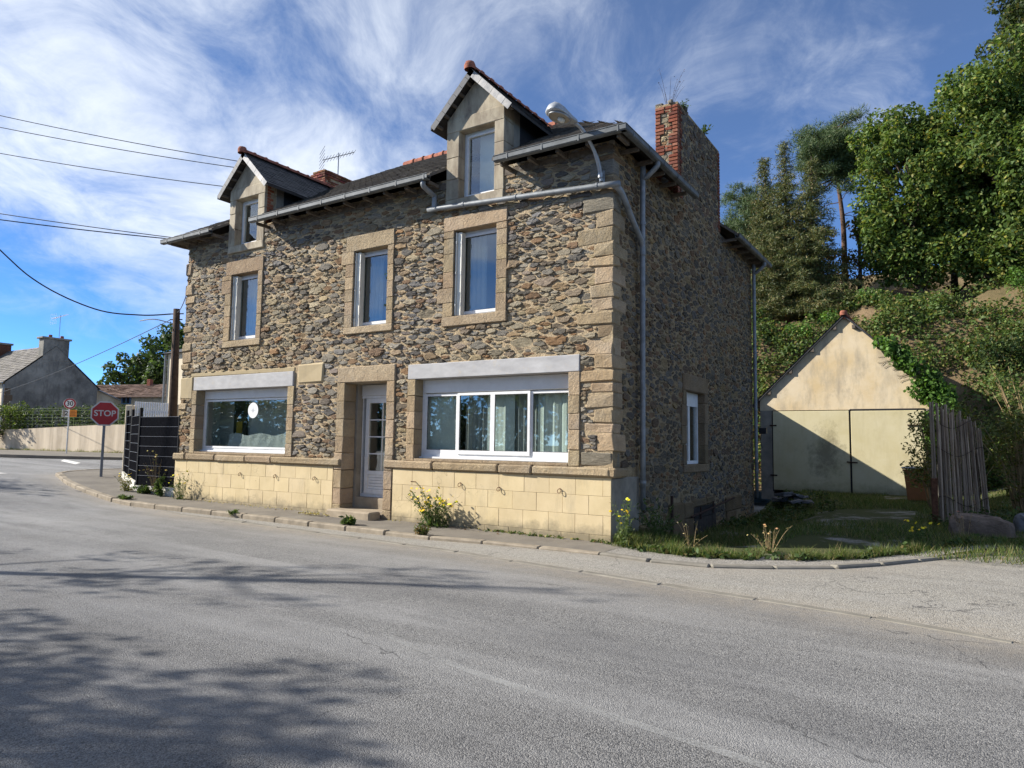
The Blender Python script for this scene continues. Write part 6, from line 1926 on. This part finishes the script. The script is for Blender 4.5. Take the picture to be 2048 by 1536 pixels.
def bank_cover():
    g = np.random.default_rng(77)
    GREEN = [((.09, .145, .04), 5), ((.135, .185, .05), 4), ((.06, .1, .03), 3), ((.2, .2, .06), 1.6), ((.22, .15, .07), .7)]
    blobs = []
    for _ in range(2900):
        x = g.uniform(-7, 17); y = 18.4 + 9.5 * g.random() ** .9
        if -2.2 < x < 5 and y < 22.2: continue
        if g.random() < .55 * (1 + math.sin(x * .8 + y * 1.1)) * (y > 24.4): continue
        s = g.uniform(.25, .7)
        blobs.append(((x, y, bz(x, y) + s * .45), (s, s, s * .8)))
    o = foliage('undergrowth', blobs, None, GREEN, .16, 330, seed=5)
    tag(o, 'mixed bramble and fern undergrowth covering the bank', kind='stuff')
    # single bushes one can tell apart
    LIME = [((.10, .2, .035), 5), ((.07, .15, .03), 3), ((.14, .24, .05), 2)]
    YEL = [((.16, .17, .04), 4), ((.1, .12, .035), 4), ((.24, .2, .05), 1)]
    DARK = [((.03, .055, .02), 5), ((.05, .08, .025), 3), ((.08, .1, .03), 1)]
    spots = [((-1.4, 23.9), .75, LIME, 'bright green bush on the bank left of the garage ridge'), ((-.3, 24.6), .6, LIME, 'small lime green bush above the garage ridge'), ((1.5, 25.4), .7, LIME, 'lime green fern bush on the bank crest behind the garage ridge'), ((2.5, 25.6), .75, LIME, 'lime green bush on the crest below the first chestnut'),
             ((4.6, 24.6), 1.0, GREEN, 'large rounded bramble bush below the chestnut trunks'), ((7.4, 24.4), .9, LIME, 'fresh green bush at the right crest of the bank'), ((6.2, 22.0), 1.1, DARK, 'dark shaded bush half way up the right bank'), ((5.6, 19.8), 1.2, GREEN, 'big bramble mound right of the garage roof'),
             ((7.6, 20.4), 1.2, YEL, 'olive shrub on the right flank of the bank')]
    for (x, y), r, pal, lab in spots:
        B = tag(empty('bush'), lab, 'bush')
        k = random.Random(int(x * 31 + y * 7))
        bl = [((x + k.uniform(-.6, .6) * r, y + k.uniform(-.4, .4) * r, bz(x, y) + r * k.uniform(.25, .9)), r * k.uniform(.35, .6)) for _ in range(9)]
        st = MB()
        for c_, _r in bl: st.tube([(x, y, bz(x, y) - .1), tuple((Vector(c_) + Vector((x, y, bz(x, y)))) / 2), c_], [.02, .014, .006], 4)
        st.build('stems', 'bark', B)
        foliage('leaves', bl, B, pal, .13, 520, seed=int(abs(x * 100)))
    # tall scrub by the cane fence
    for (x, y), h, r, pal, lab, sd in (((6.1, 10.6), 2.5, 1.0, YEL, 'tall yellow green shrub right of the cane fence', 3), ((7.3, 9.4), 2.3, 1.0, GREEN, 'leafy shrub at the right picture edge behind the boulder', 4), ((4.3, 11.2), 2.6, .75, YEL, 'feathery shrub hanging over the wheelie bin', 6), ((6.6, 13.6), 3.8, 1.3, GREEN, 'tall tangled shrub between cane fence and bank', 8), ((8.6, 12.5), 3.4, 1.3, YEL, 'tall olive shrub at the far right of the yard', 9)):
        B = tag(empty('shrub'), lab, 'shrub')
        k = random.Random(sd); z0 = yz(x, y); st = MB(); bl = []
        for q in range(60):
            a = k.uniform(0, 6.28); rr = r * k.uniform(.2, 1); zz = h * k.uniform(.22, 1)
            p = (x + rr * math.cos(a), y + rr * math.sin(a), z0 + zz)
            bl.append((p, k.uniform(.2, .36)))
            st.tube([(x + .2 * math.cos(a), y + .2 * math.sin(a), z0 - .1), (x + rr * .5 * math.cos(a), y + rr * .5 * math.sin(a), z0 + zz * .6), p], [.02, .013, .005], 4)
        st.build('stems', 'dry_stem', B)
        foliage('leaves', bl, B, pal, .11, 700, seed=sd, aspect=.4)
    # ivy over the right slope of the garage
    I = tag(empty('ivy'), 'bright ivy creeping down the right slope of the garage gable', 'ivy')
    bl = []; k = random.Random(5)
    for q in range(60):
        t = k.random() ** .8
        x = 2.55 + 1.9 * t; z = 5.2 - 1.95 * t
        z += k.uniform(-.7 * t, .2); x += k.uniform(-.15, .35)
        bl.append(((x, GY - .22 + k.uniform(-.1, .15), z), k.uniform(.12, .3)))
    for q in range(26):
        bl.append(((4.2 + k.uniform(-.2, .6), GY - .3 + k.uniform(-.3, .3), k.uniform(1.6, 3.3)), k.uniform(.2, .38)))
    foliage('leaves', bl, I, [((.10, .2, .035), 5), ((.07, .14, .03), 3), ((.05, .1, .025), 2)], .13, 900, seed=6, aspect=.8)
    st = MB()
    for q in range(16):
        p = [(3.0 + .09 * q, GY - .02, 4.75 - .1 * q)]
        for j in range(6): p.append((p[-1][0] - k.uniform(.03, .14), GY - .02, p[-1][2] + k.uniform(-.05, .03)))
        st.tube(p, .006, 4)
    st.build('stems', 'rust_dark', I)
bank_cover()

def grass():
    g = np.random.default_rng(3)
    pal = [((.09, .14, .03), 4), ((.14, .17, .05), 3), ((.25, .21, .1), 2.6), ((.06, .1, .025), 3)]
    P = []; H = []
    def scatter(n, fn):
        k = 0
        while k < n:
            x, y, h = fn()
            if h is None: continue
            P.append((x, y, yz(x, y) - .01)); H.append(h); k += 1
    def edge():     # sunny rim of grass behind the gravel strip
        x = g.uniform(.12, 6.3); y = kerb_y(x) + .62 + abs(g.normal(0, .28)) if x > .6 else g.uniform(-.35, .6)
        if math.sin(x * 3.1) > .86 and x > 1.2: return 0, 0, None
        return x, y, g.uniform(.04, .2) * (.55 + .6 * math.sin(x * 4.7 + y * 2) ** 2)
    scatter(9000, edge)
    def side():
        x = abs(g.normal(.0, .35)) + .06; y = g.uniform(-.1, 1.6)
        return x, y, g.uniform(.07, .24)
    scatter(5000, side)
    def yardg():
        x = g.uniform(.1, 9); y = g.uniform(1.5, 16)
        v = math.sin(x * 1.3 + 1) + math.sin(y * .9 + x) + .8 * math.sin(2.1 * x - y)
        if 1.2 < x < 3.9 and 5.5 < y < 9.5 and v < .9: return 0, 0, None
        if v < -1.5: return 0, 0, None
        return x, y, g.uniform(.05, .16)
    scatter(62000, yardg)
    P = np.array(P); H = np.array(H); n = len(P)
    a = g.uniform(0, 6.28, n); lean = g.normal(size=(n, 2)) * (H * .45)[:, None]
    s = np.stack([np.cos(a), np.sin(a), np.zeros(n)], 1) * g.uniform(.004, .008, n)[:, None]
    V = np.empty((n, 3, 3)); V[:, 0] = P - s; V[:, 1] = P + s; V[:, 2] = P + np.c_[lean, H]
    tag(np_mesh('grass', V.reshape(-1, 3), np.arange(3 * n).reshape(n, 3), leaf_cols(n, pal, g), 'grass_blade'), 'tufted green grass around the yard', kind='stuff')
    # dark creeping weeds in the shade of the side wall
    bl = []
    k = random.Random(3)
    for q in range(120):
        x = .2 + abs(k.gauss(0, .8)); y = k.uniform(5.2, 13); s = k.uniform(.08, .22)
        bl.append(((x, y, yz(x, y) + s * .4), s))
    for q in range(70):
        x = k.uniform(4.2, 8); y = k.uniform(4.2, 9.5); s = k.uniform(.1, .3)
        bl.append(((x, y, yz(x, y) + s * .4), s))
    for q in range(110):
        x = k.uniform(.5, 6.3); y = kerb_y(x) + .55 + abs(k.gauss(0, .22)); s = k.uniform(.03, .1)
        bl.append(((x, y, yz(x, y) + s * .4), s))
    tag(foliage('weeds', bl, None, [((.05, .085, .025), 4), ((.08, .11, .035), 3), ((.12, .1, .04), 1)], .09, 900, seed=12), 'low weeds in the shade of the side wall and behind the boulder', kind='stuff')
grass()

def plant(name, label, cat, x, y, z, n, h, spread, seed, flowers=0, leaf=.07, pal=None, base=40, lf=10, stem='stem', petal=(.75, .55, .02), group=None, fsize=.03):
    """a weed: arching stems with leaves, a leafy foot and small flower heads"""
    T = tag(empty(name), label, cat, group)
    k = random.Random(seed); g = np.random.default_rng(seed)
    st = MB(); L = []; fl = MB(); tips = []
    for q in range(n):
        a = k.uniform(0, 6.28); s = spread * k.uniform(.15, 1); hh = h * k.uniform(.45, 1)
        p0 = Vector((x + .04 * math.cos(a), y + .04 * math.sin(a), z - .02)); p2 = Vector((x + s * math.cos(a), y + min(0.0 if y > -.4 and y < .05 and x < 0 else 9, s * math.sin(a)), z + hh))
        p1 = p0.lerp(p2, .55) + Vector((0, 0, hh * .12))
        pts = catmull([p0, p1, p2], 4)
        st.tube(pts, [.0045 - .003 * i / (len(pts) - 1) for i in range(len(pts))], 4)
        for j in range(lf):
            L.append(Vector(pts[int(k.uniform(.1, .95) * (len(pts) - 1))]) + Vector((k.gauss(0, .02), k.gauss(0, .02), k.gauss(0, .02))))
        tips.append(p2)
        for j in range(2): tips.append(Vector(pts[-2]) + Vector((k.gauss(0, .05), k.gauss(0, .05), k.gauss(.03, .04))))
    for q in range(base):
        a = k.uniform(0, 6.28); s = spread * .6 * k.random() ** .6
        L.append(Vector((x + s * math.cos(a), y + s * math.sin(a) * .7, z + .015 + k.random() ** 2 * h * .4)))
    st.build('stems', stem, T)
    pal = pal or [((.06, .1, .03), 4), ((.09, .13, .035), 3), ((.13, .16, .05), 1)]
    V, F = leaf_quads(np.array([tuple(p) for p in L]), leaf * g.uniform(.6, 1.4, len(L)), np.tile((0, 0, .6), (len(L), 1)), .32, g)
    np_mesh('leaves', V, F, leaf_cols(len(L), pal, g), 'leaf', T)
    k.shuffle(tips)
    for p in tips[:flowers]:
        r = fsize * k.uniform(.7, 1.15); d = Vector((k.gauss(.1, .5), k.gauss(-.5, .4), 1)).normalized()
        a = d.cross(Vector((1, 0, 0))).normalized(); b = d.cross(a)
        V = [p + d * .004] + [p + (a * math.cos(t) + b * math.sin(t)) * r * (1 if j % 2 else .72) for j, t in enumerate(np.linspace(0, 2 * math.pi, 13)[:-1])]
        MB().add(V, [[0, j + 1, (j + 1) % 12 + 1] for j in range(12)], tuple(c * k.uniform(.85, 1.15) for c in petal)).build('flower', 'petal', T)
    return T
def weeds():
    plant('flowering_weed', 'big yellow flowering weed against the cream plinth under the wide window', 'plant', -3.55, -.26, .0, 60, .72, .6, 5, 60, .075, base=330)
    plant('flowering_weed', 'sparse yellow weed at the fence end of the plinth', 'plant', -11.75, -.22, .06, 24, .75, .45, 6, 14, .06, base=50)
    plant('flowering_weed', 'yellow flowered weed at the foot of the sunlit house corner', 'plant', .30, -.22, 0, 22, .75, .3, 7, 12, .07, base=110)
    plant('leafy_weed', 'dense bush of weeds below the first downpipe', 'plant', .5, .75, .02, 30, .7, .45, 8, 0, .08, base=160)
    plant('leafy_weed', 'dark green leafy rosette on the kerb in front of the door', 'plant', -4.9, -1.12, .03, 14, .14, .2, 9, 0, .16, base=60, lf=5)
    plant('leafy_weed', 'small tuft on the kerb in front of the flowering weed', 'plant', -2.95, -1.3, .02, 14, .16, .17, 10, 0, .09, [((.08, .1, .03), 3), ((.2, .14, .06), 2)], 50)
    plant('leafy_weed', 'flat green weed on the kerb near the fence', 'plant', -12.6, -1.15, .06, 12, .12, .3, 11, 0, .12, base=70)
    plant('leafy_weed', 'tiny green weed in the gutter below the first shop window', 'plant', -8.1, -1.3, .03, 8, .08, .14, 12, 0, .08, base=30)
    plant('fence_weed', 'dry flowering weed at the black fence corner', 'plant', -14.1, -.3, .17, 20, .5, .35, 13, 8, .07, [((.12, .13, .04), 3), ((.2, .17, .06), 2)], 70)
    plant('fence_weed', 'green tuft at the foot of the white plinth', 'plant', -13.4, -.22, .13, 18, .2, .3, 14, 0, .14, base=70)
    plant('dock_plant', 'broad leaved dock against the black fence', 'plant', -12.75, -.2, .1, 9, .55, .22, 15, 0, .2, base=20, lf=7)
    plant('dry_weed', 'dry seed stalks standing at the gravel edge', 'plant', 2.35, .55, 0, 14, .46, .34, 16, 8, .05, [((.14, .12, .05), 3), ((.09, .12, .035), 2)], 70, 6, 'dry_stem', (.4, .27, .12), fsize=.022)
    plant('dry_weed', 'dry grass stalks leaning by the cellar hatch', 'plant', 1.15, .5, 0, 10, .4, .3, 17, 6, .05, [((.14, .12, .05), 3)], 40, 4, 'dry_stem', (.4, .3, .15), fsize=.02)
    plant('flowering_weed', 'yellow flowers in front of the rusty post', 'plant', 4.15, 3.1, 0, 16, .4, .3, 18, 14, .06, base=60)
    plant('dry_weed', 'rust brown stalk in front of the boulder', 'plant', 4.85, 3.95, .03, 7, .7, .25, 19, 4, .05, [((.2, .12, .06), 2)], 20, 4, 'dry_stem', (.35, .16, .08), fsize=.03)
    plant('climbing_weed', 'thin dry stalks climbing the black fence panel', 'plant', -13.05, -.12, .2, 14, 1.1, .5, 20, 10, .05, [((.13, .09, .05), 3), ((.1, .12, .04), 2)], 20, 9, 'dry_stem', (.5, .35, .1))
    plant('chimney_weed', 'bare twiggy weed growing on top of the big chimney', 'plant', -.28, 3.5, 8.95, 9, .85, .42, 21, 16, .03, [((.13, .07, .06), 2)], 10, 3, 'rust_dark', (.1, .05, .045), fsize=.02)
    plant('chimney_weed', 'small green fern on the chimney edge', 'plant', -.03, 5.1, 8.95, 9, .2, .2, 22, 0, .08, base=30)
    plant('chimney_weed', 'dark tuft on the front corner of the big chimney', 'plant', -.05, 3.7, 8.95, 9, .14, .2, 23, 0, .07, base=30)
    # strip of seedlings along the plinth near the corner
    bl = []
    k = random.Random(8)
    for q in range(60):
        x = -2.4 + 2.5 * k.random(); bl.append(((x, -.1 - abs(k.gauss(0, .05)), .01), k.uniform(.02, .05)))
    for q in range(30): bl.append(((-17.2 + 3.2 * k.random(), 0, 0), .03))
    bl = bl[:60]
    tag(foliage('seedlings', bl, None, [((.08, .13, .03), 4), ((.15, .15, .05), 1)], .045, 9000, seed=31), 'line of tiny seedlings along the plinth foot', kind='stuff')
    # fallen leaves by the door step
    g = np.random.default_rng(5)
    n = 150
    P = np.c_[g.normal(-6.55, .22, n), g.normal(-.52, .07, n), np.full(n, .03) + g.random(n) * .03]
    n2 = 260
    P = np.vstack([P, np.c_[g.uniform(-12, 0, n2), -.08 - np.abs(g.normal(0, .12, n2)), np.full(n2, .0)]])
    P[:, 2] = np.array([gz(x) for x in P[:, 0]]) + .012 + P[:, 2] * .5
    V, F = leaf_quads(P, g.uniform(.03, .07, len(P)), np.tile((0, 0, 2.5), (len(P), 1)), .5, g)
    tag(np_mesh('fallen_leaves', V, F, leaf_cols(len(P), [((.42, .36, .16), 4), ((.3, .27, .1), 3), ((.2, .12, .06), 2)], g), 'leaf'), 'scattered dry leaves along the pavement', kind='stuff')
weeds()

def left_trees():
    chestnut('large leafy tree behind the low tiled house', (-57.5, 27, 1.0), 11, (-56.6, 27.5, 8.2), (4.6, 3.9, 4.4), 110, 51, 150, .42, [((.05, .085, .03), 5), ((.07, .11, .035), 4), ((.035, .06, .02), 3)])
    chestnut('smaller round tree left of the big leafy tree', (-62.5, 25, 1.0), 8, (-61.2, 25.2, 6.3), (2.9, 2.6, 3.1), 70, 52, 150, .42, [((.05, .085, .03), 5), ((.07, .11, .035), 4), ((.035, .06, .02), 3)])
    chestnut('pale willow top peeping over the tiled roof', (-65.6, 24, 1), 7, (-65.4, 25.2, 5.4), (1.8, 1.5, 1.8), 30, 53, 140, .35, [((.16, .2, .07), 4), ((.12, .16, .05), 3)])
    H = tag(empty('hedge'), 'trimmed green hedge above the retaining wall', 'hedge')
    P = resample(np.array([(-46.2, 9.4), (-41, 10.0), (-33.0, 11.0)]), .5)
    k = random.Random(4)
    bl = [((p[0] - .2 + k.uniform(-.2, .2), p[1] + .3 + k.uniform(-.2, .2), z + k.uniform(-.1, .12)), k.uniform(.32, .45)) for p in P for z in (2.25, 2.7, 3.1)]
    st = MB()
    for p in P: st.tube([(p[0] - .2, p[1] + .3, 1.6), (p[0] - .2, p[1] + .3, 3.0)], .03, 4)
    st.build('stems', 'bark', H)
    foliage('leaves', bl, H, [((.035, .06, .02), 4), ((.055, .09, .025), 3), ((.09, .12, .03), 1)], .14, 420, seed=61)
    B = tag(empty('bush'), 'sunlit trailing bush hanging over the retaining wall', 'bush')
    bl = [((-45.6 + k.uniform(-1.3, 1.2), 9.0 + k.uniform(-.9, .9), 2.7 + k.uniform(-.7, .6)), k.uniform(.35, .6)) for _ in range(22)]
    bl += [((-46.0 + k.uniform(-.8, .3), 8.6 + k.uniform(-.3, .2), 1.8 + k.uniform(-.5, .3)), k.uniform(.18, .3)) for _ in range(10)]
    st = MB()
    for c_, r_ in bl: st.tube([(-45.6, 9.4, 1.5), c_], [.03, .008], 4)
    st.build('stems', 'bark', B)
    foliage('leaves', bl, B, [((.1, .15, .03), 4), ((.14, .18, .04), 3), ((.06, .09, .025), 3)], .16, 420, seed=62)
    b2 = tag(empty('bush'), 'cone shaped conifer bush behind the stop sign', 'bush')
    MB().tube([(-34.4, 11.1, 1.5), (-34.4, 11.1, 2.7)], .04, 5).build('stem', 'bark', b2)
    foliage('leaves', [((-34.4, 11.1, 2.2 + .22 * q), (.5 - .1 * q, .5 - .1 * q, .35)) for q in range(5)], b2, [((.07, .12, .025), 4), ((.1, .16, .03), 2)], .12, 600, seed=63)
    # grass along the wall foot
    g = np.random.default_rng(6); n = 3000
    W = resample(catmull([(-60, 7.2), (-47, 8.9), (-38, 10), (-33.5, 10.6), (-29, 11.5)]), n=n)
    P = np.c_[W[:, 0] + .05 + np.abs(g.normal(0, .12, n)), W[:, 1] - .05 - np.abs(g.normal(0, .12, n)), [roadz(x) + .15 for x in W[:, 0]]]
    H = g.uniform(.05, .22, n) * (.4 + .6 * np.sin(np.arange(n) * .02) ** 2)
    a = g.uniform(0, 6.28, n); s = np.stack([np.cos(a), np.sin(a), 0 * a], 1) * .01
    V = np.empty((n, 3, 3)); V[:, 0] = P - s; V[:, 1] = P + s; V[:, 2] = P + np.c_[g.normal(size=(n, 2)) * .05, H]
    tag(np_mesh('wall_foot_grass', V.reshape(-1, 3), np.arange(3 * n).reshape(n, 3), leaf_cols(n, [((.12, .15, .04), 3), ((.2, .17, .07), 2)], g), 'grass_blade'), 'thin grass along the foot of the retaining wall', kind='stuff')
left_trees()

def roadside_trees():
    """trees across the road, outside the picture: they shade the tarmac and are mirrored in the panes"""
    T = tag(empty('slender_tree'), 'slender young tree across the road whose trunk shades the tarmac', 'tree')
    b = Vector((-14.2, -11.3, .1))
    MB().tube([b, b + Vector((.1, 0, 5)), b + Vector((0, .1, 9.6))], [.17, .13, .05], 8).build('trunk', 'bark', T, True)
    k = random.Random(9); bl = []; lim = MB()
    for q in range(16):
        z = k.uniform(5.6, 9.8); a = k.uniform(0, 6.28); r = k.uniform(.4, 1.9)
        p = b + Vector((r * math.cos(a), r * math.sin(a), z)); bl.append((tuple(p), k.uniform(.2, .5)))
        lim.tube([b + Vector((.08, .03, z - r * .7)), p], [.045, .012], 5)
    lim.build('limbs', 'bark', T)['kind'] = 'stuff'
    foliage('crown', bl, T, CHEST, .15, 260, seed=71)
    chestnut('big spreading tree across the road behind the viewer', (-9.6, -15.4, 0), 8, (-9.3, -15.4, 5.3), (4.0, 3.7, 2.1), 160, 72, 560, .15)
    chestnut('roadside tree shading the far road by the junction', (-30, -9.0, .4), 10, (-29.4, -8.6, 6.6), (3.4, 3.0, 2.6), 60, 73, 110, .22)
roadside_trees()
def far_wood():
    k = random.Random(12); bl = []
    for q in range(620):
        x = -95 + 150 * q / 620 + k.uniform(-1, 1); r = k.uniform(1.0, 2.0)
        bl.append(((x, -40 + .1 * x + k.uniform(-3, 3), k.uniform(.3, 7.2) + .9 * math.sin(x * .21)), (r, r, r * .85)))
    tag(foliage('treeline', bl, None, [((.045, .075, .025), 4), ((.07, .1, .03), 3), ((.1, .12, .04), 1)], .5, 60, seed=90), 'continuous wood across the road behind the viewer', kind='stuff')
far_wood()
